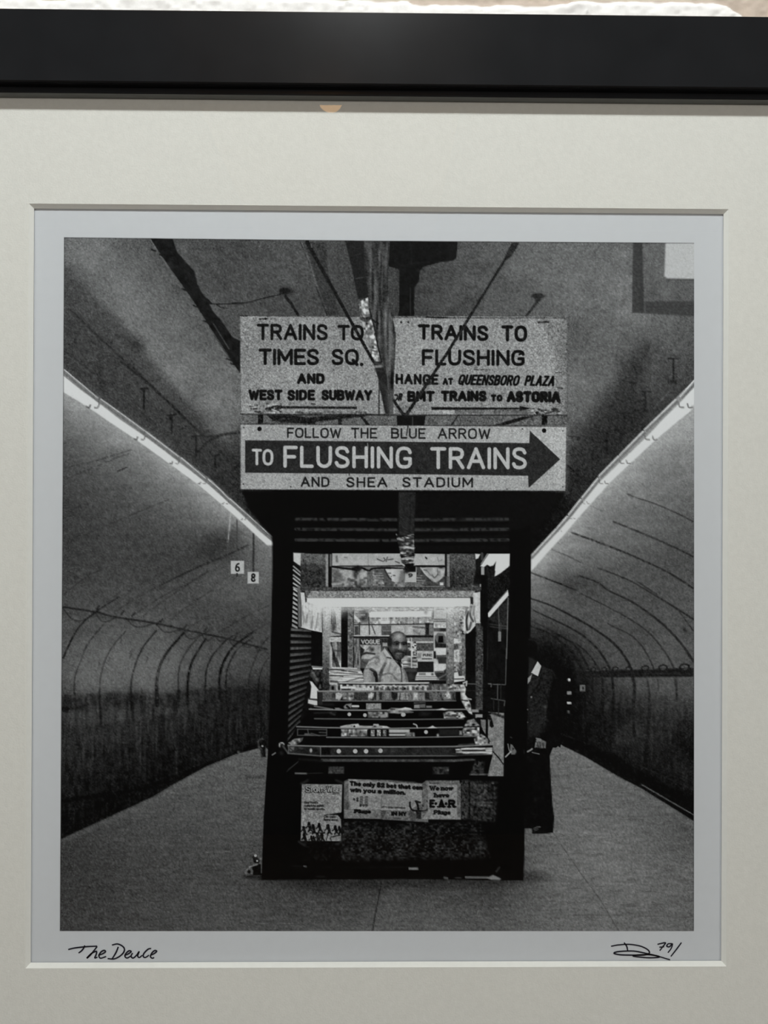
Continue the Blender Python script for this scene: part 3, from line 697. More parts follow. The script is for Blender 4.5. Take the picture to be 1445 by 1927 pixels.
for k in range(30):
    x = 1140 + rng.rand() * 200; y = 715 + rng.rand() * 48
    line([(x, y), (x + 6 + 22 * rng.rand(), y + 3 * rng.randn())], 2 + 2 * rng.rand(), 36 if rng.rand() < .6 else 190, .8, 2)
line([(0,768),(600,768),(1000,768),(1390,768)], 3, 34, .9, 2)
poly([(180,690),(320,690),(290,768),(160,768)], 104, 6, .6)

# strip and struts between the two signs
poly([(-940,769),(1390,769),(1390,836),(-940,836)], lambda X, Y: 92 + 4 * W1(X, Y), 1.4, gr=14, idn=SIGN)
poly([(176,768),(384,768),(372,845),(180,845)], 20, 1.6, gr=3); line([(290,780),(290,836)], 2, 70, .7); line([(612,770),(570,836)], 3, 30, .9)
poly([(1060,780),(1180,768),(960,836),(880,836)], 20, 2); rect(1214,768,1254,836,14)
poly([(1254,790),(1390,790),(1390,836),(1254,836)], 96, 3, .6); rect(1190,828,1390,838,54,soft=3,a=.6)
view(440, 580, 4.516)
poly([(280,910),(470,905),(620,930),(860,908),(1140,904),(1100,920),(700,965),(690,985),(600,985),(330,960)], 24, 3); rect(204,905,250,990,18); rect(886,915,916,990,24); poly([(60,915),(200,910),(200,975),(60,978)], 100, 4, .5)
line([(1080,915),(1140,990)], 5, 24); line([(60,985),(470,975)], 2, 38, .8, 2, rough=.3)

# ---- arrow sign
view(440, 770, 2.258)
poly([(28,65),(700,70),(1412,75),(1408,347),(28,341)], lambda X, Y: 158 + 4 * S0(X, Y), 1.5, gr=12, idn=ARROW)
poly([(1330,74),(1412,75),(1408,347),(1360,347)], 176, 20, .5)
line([(28,64),(1412,74)], 1.5, 70, .7, 1.6, rough=.3); line([(28,342),(700,346),(1408,349)], 2, 50, .7, 2); line([(29,66),(29,341)], 1.6, 80, .6, 2)
poly([(48,132),(1255,144),(1258,92),(1386,213),(1252,335),(1250,283),(700,276),(48,270)], lambda X, Y: 40 + 2 * W1(X, Y), 1.5, gr=6, idn=ARROW)
for s, x0, y0, x1, y1, h, w, tr in (("FOLLOW",226,122,456,124,44,7,22),("THE",498,124,608,125,45,7,24),("BLUE",668,125,814,126,45,7,26),("ARROW",866,126,1090,128,46,7,26),("AND",284,330,406,331,43,7.5,30),("SHEA",478,332,652,332,43,7.5,34),("STADIUM",716,332,1016,333,43,7.5,34)):
    text(s, x0, y0, x1, y1, h, w, 24, track=tr, rough=.05)
for s, x0, y0, x1, y1, h, w, tr in (("TO",76,238,168,240,70,12,12),("FLUSHING",210,249,756,253,94,15,24),("TRAINS",834,255,1245,256,94,15,22)):
    text(s, x0, y0, x1, y1, h, w, 178, track=tr)
disc(109, 84, 4.2, 16); disc(1318, 91, 4.2, 16)
for x, y in ((42,78),(1398,92),(40,318),(1398,330),(1226,84),(242,330),(1160,340),(690,336)):
    disc(x, y, 1.6, 60, .8)
disc(782, 262, 4, 20, .8); line([(568,145),(570,165)], 1.6, 150, .8); line([(740,72),(734,110)], 2.4, 34, .9); line([(668,142),(780,148)], 1.4, 110, .4, 1.6, rough=.6)
line([(490,272),(490,280)], 2, 30)

# ---- the peeling pole in front of the signs
view(440, 440, 4.516)
PG = lambda X, Y: 62 + 16 * STK(X, Y) + 6 * W1(X, Y)
STK = N(4, 60)
poly([(1100,60),(1325,60),(1310,330),(1305,530),(1335,700),(1362,790),(1376,870),(1366,1010),(1362,1180),(1352,1530),(1285,1530),(1240,1290),(1235,1100),(1190,760),(1130,500)], PG, 2, gr=8, idn=PIPE)
line([(1130,90),(1190,300),(1212,480),(1206,640)], 7, 100, .45, 6, smooth=True); line([(1200,80),(1230,250),(1240,500)], 4, 34, .6, 4); line([(1270,90),(1262,300),(1255,620)], 3, 96, .5, 3); line([(1310,540),(1290,800),(1300,1180)], 4, 110, .5, 4); line([(1325,600),(1372,850),(1362,1150)], 2, 40, .7, 2); line([(1250,640),(1270,1000),(1290,1240)], 3, 44, .6, 3)
line([(1310,720),(1330,900),(1322,1190)], 5, 116, .45, 4); line([(1312,75),(1304,520)], 1.5, 28, .7, 1.8)
poly([(945,60),(1105,60),(1112,280),(1142,545),(1055,555),(1040,480),(1000,280)], 30, 2.4, gr=4, idn=PIPE)
line([(1000,190),(1080,170)], 2, 50, .6); line([(1035,380),(1100,370)], 2.2, 66, .8, 2); line([(990,110),(1060,130)], 2, 46, .5)
poly([(1062,580),(1090,565),(1140,540),(1146,600),(1160,690),(1182,770),(1205,880),(1225,980),(1248,1080),(1205,1085),(1168,1060),(1150,960),(1118,860),(1092,760),(1070,670)], lambda X, Y: 150 + 44 * N(4, 5)(X, Y), 1.8, gr=10, idn=PIPE)
for p, v, w in (([(1075,640),(1110,690),(1150,690)],60,4),([(1090,720),(1125,735),(1150,715)],22,7),([(1075,655),(1085,690)],40,3),([(1130,840),(1165,850)],70,6),([(1125,880),(1180,905)],120,5),([(1150,960),(1200,975)],60,3),([(1170,990),(1215,1000)],40,3),([(1140,820),(1170,840)],100,5),([(1165,1015),(1230,1030)],90,2),([(1100,600),(1135,640)],120,3),([(1180,930),(1215,950)],80,3)):
    line(p, w, v, .75, 3, smooth=True)
line([(1150,640),(1190,780),(1225,960),(1255,1090)], 2.6, 16, .9, 2, smooth=True); line([(1180,735),(1225,762)], 4, 20, .9, 2.5)
poly([(1180,1085),(1250,1085),(1300,1220),(1325,1530),(1290,1530),(1235,1290),(1230,1240)], 34, 2, gr=5); line([(1195,1095),(1250,1110)], 4, 60, .8); line([(1200,1130),(1250,1125)], 5, 150, .8, 3, rough=.3); line([(1205,1160),(1262,1170)], 3, 60, .6, 3); line([(1250,1270),(1300,1330),(1310,1500)], 6, 62, .6, 5)
poly([(1300,1330),(1362,1330),(1352,1535),(1318,1535)], 74, 3, .8, gr=8)
# tie rods crossing the signs
line([(625,70),(690,195),(1015,780),(1165,1050),(1185,1085)], (7, 5.2), 22, 1, 1.5, idn=HANGER); line([(620,70),(690,200)], 6, 24, .9, 2); line([(655,90),(662,115)], 2, 110, .7)
view(740, 440, 4.25)
poly([(948,70),(1008,70),(945,180),(905,210),(888,190)], 38, 1.6, idn=HANGER); line([(900,195),(600,680),(430,955),(100,1455)], (4.6, 6), 28, 1, 1.5, idn=HANGER); line([(470,905),(580,735)], 1.2, 70, .5, 1.6)
line([(5,1335),(85,1455)], 5.5, 28, 1); disc(90, 1448, 4, 26)
line([(285,1135),(300,1200),(240,1205)], 4, 26, .8, 2)

# ---- the newsstand: dark body first
view()
poly([(513,923),(1000,926),(1000,1000),(998,1215),(992,1400),(985,1657),(940,1657),(760,1654),(540,1656),(492,1656),(496,1540),(505,1400),(512,1100)], lambda X, Y: 7 + .8 * W1(X, Y), 1.8, gr=2, idn=STAND)
poly([(455,924),(1063,927),(1040,960),(1002,1010),(996,1040),(515,1040),(512,1010),(470,960)], 9, 5, gr=2)
poly([(775,927),(1060,928),(1010,1000),(960,1038),(775,1038)], 16, 6, .8)
poly([(957,1000),(998,990),(995,1215),(985,1657),(946,1657),(948,1400),(957,1040)], 8, 1.6, gr=2, idn=STAND)
for y in (977, 996, 1016):
    line([(557, y), (745, y + 1)], 5.5, 62, .85, 2.2, rough=.55); line([(782, y + 1), (956, y)], 5.5, 60, .85, 2.2, rough=.55)
    line([(557, y + 8), (956, y + 8)], 4, 5, .7, 4)
poly([(750,926),(782,926),(779,1008),(750,1008)], lambda X, Y: 36 + 3 * W1(X, Y), 2.5, gr=6); line([(772,930),(771,1006)], 2, 22, .7)
line([(540,950),(556,1040)], 3, 14, .5, 6)

# through the opening: back of the stall
OPEN = [(553,1040),(957,1042),(947,1460),(543,1460)]
view()
poly(OPEN, lambda X, Y: 16 + 1.5 * W1(X, Y), 1.4, gr=3)
# platform seen past the right side
poly([(917,1340),(948,1342),(946,1460),(918,1460)], lambda X, Y: 122 + 5 * W1(X, Y), 1.5, gr=9); poly([(905,1380),(920,1340),(948,1342),(947,1440)], lambda X, Y: 122 + 5 * W1(X, Y), 1.5, gr=9)
view(740, 1020, 6.568)
poly([(1000,140),(1440,145),(1430,300),(1250,430),(1200,300),(1100,330),(1000,380)], 20, 2)
poly([(1010,145),(1075,150),(1050,200),(1015,215)], 206, 2); poly([(1180,145),(1440,145),(1436,300),(1330,385),(1245,430),(1255,350),(1262,280),(1270,240),(1235,290),(1195,300),(1160,280),(1120,310),(1075,300),(1120,230)], 214, 2, gr=2)
line([(1095,145),(1098,210)], 5, 60); line([(1165,150),(1090,270)], 3, 120); rect(1086,310,1125,405,150)
poly([(1150,310),(1260,360),(1245,470),(1420,560),(1430,300),(1440,880),(1240,840),(1170,1000),(1170,440)], lambda X, Y: 22 + 4 * W1(X, Y), 3, gr=8)
poly([(1255,440),(1440,300),(1440,550),(1180,830),(1180,500)], lambda X, Y: 20 + 4 * W1(X, Y), 3, gr=9)
poly([(1168,880),(1415,590),(1425,660),(1190,930),(1172,925)], 214, 2); line([(1230,790),(1405,610)], 2, 90, .6)
poly([(1200,930),(1425,700),(1420,1100),(1180,950)], lambda X, Y: 42 + 5 * W2(X, Y), 3, .9, gr=6)
for y in (960, 985, 1015, 900):
    line([(1200, y + 30), (1410, y + (60 if y != 900 else -60))], 2, 76 if y % 2 else 18, .6, 2)
line([(1300,820),(1310,1100)], 2, 84, .8); line([(1330,1000),(1328,1090)], 2, 70, .7); rect(1296,1105,1332,1228,120,gr=8)
line([(1418,690),(1400,1440)], 1.8, 120, .8, 1.6); line([(1165,960),(1168,1440)], 1.4, 44, .6)
rect(1080,420,1160,1600,10,soft=4); rect(1018,1010,1108,1620,lambda X, Y: 62 + 12 * N(3)(X, Y),soft=2.5,gr=10); rect(896,1110,1010,1640,12,soft=2); rect(850,1140,892,1560,lambda X, Y: 104 + 10 * N(3)(X, Y),soft=2,gr=8)
# left shutters
view(540, 1020, 6.568)
poly([(78,132),(225,140),(180,240),(170,300),(80,240)], 190, 2.4, gr=3); line([(230,145),(225,180)], 4, 20)
for y0, y1, v in ((250,330,20),(300,380,150),(345,420,170),(395,470,30),(410,480,175),(430,510,40),(450,525,185),(490,550,26),(510,570,190),(560,600,140)):
    line([(80, y0), (172, y1)], 2.8, v, .95, 1.6)
for k in range(9):
    y = 560 + k * 56
    poly([(80 - k * 2, y), (130, y + 40), (132, y + 70), (76 - k * 2, y + 34)], 176 - 4 * k, 1.6); line([(82 - k * 2, y + 44), (132, y + 74)], 2.2, 14)
poly([(130,540),(165,560),(175,1060),(140,1050)], 96, 2); poly([(165,620),(215,625),(240,790),(180,800)], 196, 2)
for k in range(19):
    y = 1062 + k * 72
    sl = -6 + k * 9.5
    xr = 300 - max(0, k - 6) * 14
    poly([(50 - k * 2.4, y + max(0, sl) * .9), (xr, y + 22 - sl * .25), (xr, y + 52 - sl * .25), (48 - k * 2.4, y + 40 + max(0, sl) * .9)], lambda X, Y: (88 - .16 * (Y - 1180)) * (.8 + .3 * np.clip((575 - X) / 30, -1, 1)), 3, gr=6); line([(50 - k * 2.4, y + 44 + max(0, sl) * .9), (xr, y + 56 - sl * .25)], 2.2, 8)
poly([(300,1100),(440,1110),(440,2000),(300,2000),(300,1500)], 12, 2)
# top shelf of posters
poly([(170,140),(505,150),(505,560),(165,600)], lambda X, Y: 92 - 1.5 * np.clip(Y - 1045, 0, 30) + 8 * N(4)(X, Y), 2, gr=12)
blob(360, 230, 14, 8, 116, .5); line([(180,290),(360,285)], 4, 22, .6, 5); rect(478,150,512,552,140,soft=3,gr=6); rect(512,140,555,556,16,soft=1.6); rect(528,150,552,300,96,soft=1.6)
poly([(560,140),(1420,142),(1950,148),(1950,292),(1420,290),(556,300)], lambda X, Y: 166 + 5 * W1(X, Y), 1.6, gr=5)
line([(612,180),(618,240)], 4, 90, .8, 3); line([(708,188),(738,192)], 2, 100, .8); line([(1000,150),(1005,290)], 1.4, 120, .6)
for p in ([(1115,210),(1150,225),(1175,235)],[(1195,195),(1215,220),(1190,240)],[(1240,190),(1225,240)],[(1250,220),(1310,210)],[(1340,240),(1390,260)]):
    line(p, 2, 60, .85, 1.6)
rect(556,300,1450,560,104,soft=2,gr=6)
poly([(556,320),(800,330),(990,330),(990,556),(556,560)], lambda X, Y: 128 + 24 * N(4)(X, Y), 1.6, gr=6)
poly([(560,330),(640,330),(700,430),(640,520),(558,500)], 76, 8, .7); poly([(650,340),(800,340),(840,440),(760,470),(680,420)], 168, 5, .8); poly([(880,370),(985,370),(985,430),(900,450)], 180, 4, .8); line([(760,460),(840,490),(870,560)], 5, 50, .7, 3); blob(860, 350, 7, 7, 36, .9); blob(840, 410, 4, 8, 40, .8); blob(930, 510, 6, 6, 60, .7); line([(560,520),(660,515)], 3, 176, .7, 3)
line([(560,300),(700,296),(1130,298),(1420,290)], 2, 34, .9); line([(560,305),(800,335),(920,320),(1010,355),(1060,330),(1220,320),(1440,335)], 3.4, 16, 1, 1.6, smooth=True)
poly([(800,320),(880,290),(920,330),(890,360),(810,350)], 24, 2.5); rect(990,360,1062,556,96,soft=2,gr=10)
poly([(1062,335),(1440,335),(1480,556),(1062,556)], lambda X, Y: 116 + 22 * N(4, 3)(X, Y), 1.6, gr=6)
poly([(1205,335),(1430,335),(1420,420),(1380,490),(1320,490),(1260,430)], lambda X, Y: 188 - .5 * (X - 725), 1.8, gr=4); line([(1250,385),(1280,385)], 2, 70, .8); line([(1290,425),(1335,420)], 2.4, 60, .85); line([(1262,405),(1275,440)], 1.6, 120, .6); poly([(1075,338),(1205,338),(1255,440),(1320,495),(1320,552),(1220,552),(1170,450),(1075,400)], 62, 3, .7); line([(1205,340),(1260,440),(1330,495)], 3, 30, .8, 2); line([(1380,490),(1430,420),(1445,350)], 4, 60, .6, 3)
for y in (385, 415, 445):
    line([(1070, y), (1190, y)], 2, 168, .6, 2, rough=.4)
view(740, 1020, 6.568)
poly([(-20,330),(130,350),(140,430),(90,490),(20,500),(-20,480)], lambda X, Y: 180 - 2.2 * (X - 742), 2.4, gr=4); line([(0,412),(20,415)], 2.4, 60, .8); poly([(90,360),(150,350),(140,556),(60,490)], 96, 4, .7); rect(145,370,285,500,168,soft=2); rect(145,500,275,556,96,soft=2,gr=10)
text("9", 185, 440, 240, 440, 52, 13, 36); blob(165, 370, 5, 3.6, 26, .9)
rect(285,300,640,556,lambda X, Y: 66 + 10 * N(4)(X, Y),soft=1.6,gr=7); line([(283,300),(278,556)], 1.6, 186, .7); line([(285,552),(640,552)], 1.6, 160, .7)
poly([(340,320),(450,310),(640,310),(630,420),(570,470),(520,490),(440,440),(380,390)], lambda X, Y: 158 + 10 * N(5)(X, Y), 2, gr=5); line([(340,320),(420,420),(520,490),(600,430),(640,330)], 2.2, 190, .6, 2, smooth=True); line([(480,410),(510,440),(550,400)], 2.4, 60, .7, 2, smooth=True); line([(545,330),(550,400)], 1.6, 70, .6); line([(380,345),(410,350)], 2.4, 60, .7); line([(420,360),(470,420)], 2, 84, .5)
for y in (410, 440, 475, 505, 530):
    line([(292, y), (300 + 90 * (1 - abs(y - 470) / 150), y + 4)], 2, 150, .7, 1.8, rough=.3)
rect(575,500,620,535,190,soft=1.5); line([(285,298),(640,300)], 3.4, 18); blob(590, 310, 6, 3, 20, .9); line([(400,190),(412,205)], 3, 50); line([(545,190),(560,240),(600,220)], 2, 110, .6)
rect(640,145,664,560,26,soft=1.6); rect(664,150,698,570,128,soft=1.6,gr=8); rect(645,420,690,580,80,soft=2,a=.6)
poly([(698,140),(1010,150),(1020,330),(980,560),(698,590)], lambda X, Y: 78 - .75 * np.clip(Y - 1050, 0, 60) + 7 * N(4)(X, Y), 2.5, gr=12); blob(900, 490, 6, 3, 76, .6); blob(1000, 560, 7, 5, 130, .7)
poly([(960,540),(1060,520),(1080,620),(1000,600)], 44, 2); line([(980,545),(1040,560)], 3, 150, .8, 2, rough=.3); rect(1068,520,1084,556,150)
# shelf edge, tube housing and tube
view(540, 1020, 6.568)
rect(170,556,2400,604,lambda X, Y: 62 + 8 * N(4)(X, Y),soft=2,gr=12)
poly([(225,604),(2320,600),(2330,682),(240,690)], lambda X, Y: 132 + 8 * N(3)(X, Y), 1.8, gr=15); poly([(218,610),(300,605),(250,690),(228,720)], 66, 3, .8)

# interior under the tube
rect(240,690,2268,806,208,soft=1.8,gr=2); line([(240,690),(2268,686)], 1.4, 120, .6); poly([(225,700),(245,700),(240,770),(228,760)], 40, 2)
poly([(200,1290),(2380,1290),(2380,800),(200,800)], 60, 1.5, 0)
poly([(178,790),(240,740),(436,806),(434,1112),(330,1095),(180,1050)], lambda X, Y: 186 + 14 * N(3, 14)(X, Y), 2, gr=6); line([(180,1052),(300,1085),(434,1112)], 1.6, 205, .9)
for p in ([(195,860),(210,960),(200,1010)],[(250,900),(235,990)],[(320,920),(300,1060)],[(380,880),(360,1060)],[(230,800),(280,850)],[(428,820),(430,1050)]):
    line(p, 2.4, 96, .6, 2.5, smooth=True)
rect(522,806,672,1560,lambda X, Y: 178 - .2 * (Y - 1140) + 10 * N(4)(X, Y),soft=1.6,gr=8)
poly([(552,860),(575,815),(592,860),(600,1000),(575,1120),(548,980)], 118, 2); line([(550,870),(548,1010)], 2, 50, .8); line([(590,860),(600,1010)], 2, 60, .8); line([(572,830),(574,990)], 2, 90, .6)
blob(575,1060,6,10,40,.7); poly([(530,1120),(600,1100),(750,1160),(700,1175),(540,1230)], 150, 2); line([(540,1175),(720,1160)], 3, 40); line([(560,1110),(740,1160)], 3, 60, .8); line([(535,1235),(660,1180)], 2.5, 190, .8); line([(540,1180),(650,1185)], 2.5, 200, .8)
rect(536,1235,672,1580,lambda X, Y: 112 + 34 * N(3, 16)(X, Y),soft=1.6,gr=8)
for p, v, w in (([(545,1250),(600,1470)],30,3),([(600,1250),(640,1470)],150,3),([(560,1340),(670,1345)],60,3),([(630,1240),(625,1400)],60,3),([(575,1380),(620,1560)],24,4),([(610,1440),(650,1560)],30,3),([(545,1300),(550,1560)],180,3)):
    line(p, w, v, .8, 2)
rect(670,806,752,1600,lambda X, Y: 10 + 66 * np.exp(-np.clip(Y - 1143, 0, 99) / 10),soft=2,gr=6); rect(750,806,824,1600,lambda X, Y: 96 + 14 * N(3)(X, Y),soft=1.6,gr=10); rect(818,860,832,1600,14,soft=1.4)
rect(826,806,1810,1300,lambda X, Y: 134 + 16 * N(6, 3)(X, Y),soft=1.6,gr=8)
rect(826,808,1810,852,lambda X, Y: 146 + 22 * N(5, 2)(X, Y),soft=1.6,gr=8)
blob(945,870,8,7,84,.8); blob(940,950,8,5,40,.8); blob(985,920,4,8,60,.7); line([(900,860),(1000,840)], 2.4, 70, .7, 2); line([(910,900),(960,900)], 2, 180, .8); poly([(828,890),(905,970),(890,1005),(830,940)], 190, 2)
poly([(1015,880),(1040,860),(1790,850),(1786,925),(1020,932)], 212, 1.8, gr=2); blob(1715,862,4,5,110,.7)
rect(1018,932,1810,1020,lambda X, Y: 160 + 20 * N(3, 4)(X, Y),soft=1.6,gr=8); rect(1160,932,1260,1015,204,soft=1.6)
for x in (1280, 1465, 1480, 1560, 1620):
    line([(x, 935), (x + 3, 1015)], 1.6, 70, .6)
for k in range(10):
    x = 1030 + k * 75
    line([(x, 945), (x + 50, 946)], 2, 90, .6, 2, rough=.5); line([(x, 965), (x + 56, 966)], 2, 110, .5, 2, rough=.5)
rect(830,1020,1810,1152,150,soft=1.6,gr=8); rect(905,1035,1160,1150,176,soft=1.6); rect(1168,1030,1290,1095,88,soft=2); rect(1170,1100,1290,1150,70,soft=2); rect(1290,1035,1450,1150,168,soft=2); rect(1475,1045,1560,1150,176,soft=2); rect(1560,1045,1725,1125,150,soft=2,gr=12); line([(1560,1050),(1700,1060)], 3, 60, .7, 2, rough=.4); line([(1570,1095),(1640,1135)], 3, 90, .6, 3); rect(1710,1000,1760,1150,26,soft=3); rect(1760,1005,1812,1150,110,soft=2,gr=10)
line([(835,1022),(1160,1020),(1815,1012)], 1.8, 24, .95); line([(1010,930),(1020,1140)], 2.4, 40, .8); line([(1050,1035),(1090,1135)], 2.4, 70, .8); line([(895,1000),(893,1140)], 3, 44, .8); rect(835,1040,880,1150,60,soft=2)
line([(826,1158),(1280,1160)], 1.8, 196, .9); rect(826,1166,1290,1190,20,soft=1.6); rect(1460,1152,1812,1182,22,soft=2)
rect(830,1190,1240,1560,70,soft=1.6,gr=8); rect(832,1195,905,1560,lambda X, Y: 110 + 30 * N(3, 12)(X, Y),soft=1.6)
rect(905,1192,1160,1290,26,soft=1.6); poly([(905,1270),(1160,1270),(1160,1445),(920,1445)], lambda X, Y: 150 + 16 * N(5)(X, Y), 2.5); text("VOGUE",915,1262,1150,1262,58,13,176,track=10); poly([(905,1290),(960,1330),(930,1400),(905,1450)], 30, 2); line([(920,1390),(980,1372),(1080,1384)], 4, 14, .95, 2); blob(1050,1330,5,4,26,.9); blob(1040,1420,14,6,176,.8); line([(990,1330),(1020,1300)], 3, 80, .6)
rect(1164,1195,1245,1300,40,soft=2); rect(1180,1245,1240,1290,150,soft=2)
rect(1480,1180,1810,1240,104,soft=1.6,gr=8); rect(1590,1228,1808,1244,188,soft=1.4); rect(1604,1250,1808,1340,lambda X, Y: 76 + 8 * N(3)(X, Y),soft=1.6,gr=10); rect(1535,1230,1600,1560,lambda X, Y: 120 + 60 * N(3, 2)(X, Y),soft=1.6); line([(1540,1190),(1538,1620)], 2.4, 160, .9)
rect(1480,1300,1535,1560,60,soft=2)
view(740, 1220, 6.568)
rect(290,30,500,165,178,soft=1.6,gr=5); poly([(300,60),(350,60),(340,120),(300,130)], 96, 3, .7); text("PUNC",365,102,480,102,36,11,70,track=8); line([(330,45),(470,42)], 2, 110, .7, 2, rough=.5); line([(360,130),(470,130)], 2.6, 60, .8)
rect(300,168,500,292,28,soft=1.6); rect(100,100,300,240,lambda X, Y: 150 + 44 * N(8, 2.4)(X, Y),soft=1.8); rect(222,0,240,240,200,soft=1.4); rect(132,245,300,420,24,soft=2); blob(215,350,7,9,60,.8); rect(150,250,290,290,60,soft=3)
poly([(300,296),(500,296),(550,350),(650,352),(650,395),(270,395),(280,340)], 190, 1.8); rect(315,305,400,332,110,soft=2); line([(285,350),(540,350)], 1.6, 60, .7); line([(270,372),(650,372)], 2, 90, .6); line([(320,405),(640,408)], 4, 24, .8); blob(484,320,2.4,2,30,.9)
view(740, 1020, 6.568)
rect(498,806,655,1640,176,soft=1.6,gr=5); line([(535,830),(622,832)], 2, 60, .8, 1.6, rough=.4); rect(502,948,652,988,92,soft=1.6); line([(502,968),(652,966)], 2, 170, .7); rect(502,1010,652,1060,lambda X, Y: 178 + 20 * N(3)(X, Y),soft=1.6); rect(500,1064,654,1106,lambda X, Y: 60 + 26 * np.sin((X - 815) / 4), soft=2)
poly([(512,1160),(555,1120),(620,1130),(655,1180),(655,1310),(515,1310)], 96, 2.4); poly([(560,1160),(615,1160),(622,1245),(550,1245)], 12, 2); poly([(515,1200),(545,1250),(655,1260),(655,1305),(520,1300)], 30, 2.4); rect(504,1312,655,1392,190,soft=2); rect(536,1394,655,1450,50,soft=2.4); rect(498,1350,530,1440,26,soft=2)
view(740, 1220, 6.568)
poly([(520,10),(650,10),(655,80),(580,95),(530,85)], 196, 2); poly([(536,85),(655,85),(655,190),(560,190)], 48, 2.4); line([(545,100),(650,100)], 3, 100, .6); poly([(500,190),(640,195),(640,260),(600,292),(510,285)], 192, 2); poly([(510,285),(620,280),(655,250),(655,395),(570,392),(520,330)], 40, 2.4); line([(545,380),(690,300)], 3, 110, .7, 2); line([(520,290),(620,290)], 3, 110, .7)
view(540, 1020, 6.568)
rect(438,806,524,1840,lambda X, Y: 172 - 1.05 * np.clip(Y - 1165, 0, 200) + 7 * N(3)(X, Y),soft=1.6,gr=10); line([(440,820),(438,1110)], 2, 70, .6)
view(740, 1020, 6.568)
rect(655,806,750,1760,lambda X, Y: 156 - .5 * np.clip(Y - 1150, 0, 200) + 9 * N(3)(X, Y),soft=1.6,gr=11); rect(748,800,850,1600,lambda X, Y: 138 + 22 * N(3)(X, Y) - .3 * np.clip(Y - 1190, 0, 99),soft=1.8,gr=12); rect(800,800,890,1100,lambda X, Y: 130 + 26 * N(3)(X, Y),soft=2,gr=12); line([(750,803),(920,803)], 2, 60, .7, 2, rough=.4)
poly([(750,1190),(805,1205),(810,1250),(750,1255)], 196, 1.8); rect(750,1262,805,1320,70,soft=2.4); rect(750,1332,815,1480,188,soft=1.6); line([(775,1360),(785,1450)], 3, 110, .7, 2, rough=.4); blob(670,1375,2.4,4,36,.8)
poly([(988,630),(1075,615),(1075,990),(1090,1005),(1020,1005),(985,800)], lambda X, Y: 188 + 8 * N(4)(X, Y), 1.8, gr=5)
poly([(962,760),(1000,780),(1005,960),(1020,1010),(960,1100),(905,1138),(868,1110),(880,920),(920,830)], lambda X, Y: 172 + 14 * N(3, 10)(X, Y), 2)
for p, v in (([(925,860),(900,980),(915,1085)],16),([(960,800),(950,900),(985,980)],50),([(1000,800),(990,900)],120),([(960,1000),(940,1080)],70),([(880,930),(878,1090)],210),([(962,690),(975,750)],40)):
    line(p, 4, v, .85, 2.4, smooth=True)
line([(870,1120),(905,1138),(1010,1030)], 2, 205, .8)
rect(892,1130,1015,1640,12,soft=2); rect(1080,600,1165,1040,12,soft=3)
view(740, 1220, 6.568)
rect(850,0,892,380,lambda X, Y: 104 + 12 * N(3)(X, Y),soft=1.8,gr=10); poly([(750,300),(800,290),(810,340),(880,340),(885,400),(750,420)], 196, 2); line([(755,380),(870,378)], 2.4, 50, .8); rect(815,170,850,330,70,soft=2)
rect(1018,0,1106,760,lambda X, Y: 60 + 12 * N(3)(X, Y),soft=2.4,gr=10)
for p, v, w in (([(915,438),(1020,442)],96,1.8),([(1175,438),(1210,440),(1208,475)],110,2),([(1230,445),(1385,450)],96,1.8),([(1290,445),(1288,620)],84,2),([(1210,620),(1380,650),(1370,710)],84,2),([(1330,450),(1328,640)],44,1.6),([(1165,0),(1160,260)],36,1.6),([(1398,0),(1388,440)],96,1.6),([(900,520),(1000,525)],36,2),([(1240,620),(1242,760)],40,2),([(1300,640),(1300,800)],44,2)):
    line(p, w, v, .85, 1.6)
poly([(1170,785),(1370,830),(1362,1580),(1168,1580),(1230,1280),(1150,1090),(1165,900)], lambda X, Y: 116 + 7 * W1(X, Y), 1.8, gr=9); line([(1200,795),(1370,850)], 5, 16, .8, 3, rough=.4)
poly([(1080,880),(1150,880),(1140,1060),(1085,960)], 106, 2, gr=9); rect(970,755,1055,795,130,soft=2); rect(1015,815,1102,860,140,soft=1.6)
line([(985,800),(1200,805)], 3, 10); line([(1040,865),(1205,870)], 3.4, 10); line([(1157,800),(1155,1100)], 4.5, 10); poly([(1170,780),(1205,840),(1225,900),(1243,960),(1220,985),(1190,960),(1180,870),(1120,800)], 12, 2); poly([(1190,885),(1200,890),(1180,940),(1172,930)], 130, 2)
line([(1225,1270),(1300,1350),(1358,1430)], 2.4, 20)

# the man behind the counter
view(540, 1020, 6.568)
line([(260,826),(2260,826)], 5, 206, .75, 12); blob(600,850,16,12,206,.7); blob(480,840,14,16,206,.6); blob(2010,850,14,14,204,.7); blob(2150,850,14,9,200,.5); blob(330,800,18,7,206,.7)
view(660, 1160, 8.028)
poly([(760,590),(1000,600),(1000,770),(790,770)], lambda X, Y: 140 + 46 * N(9, 2)(X, Y), 2); line([(912,330),(918,770)], 2, 190, .9); rect(800,330,905,520,lambda X, Y: 110 + 40 * N(4, 3)(X, Y),soft=2); poly([(830,540),(905,520),(905,600),(840,580)], 40, 3, .8)
poly([(515,475),(440,560),(370,590),(290,640),(250,720),(215,780),(195,830),(190,900),(198,998),(872,998),(850,900),(820,820),(780,760),(745,690),(700,680),(640,640),(600,580)], lambda X, Y: 156 + 8 * N(6, 5)(X, Y) - .35 * np.clip(Y - 1250, 0, 60), 1.8, gr=7, idn=VENDOR)
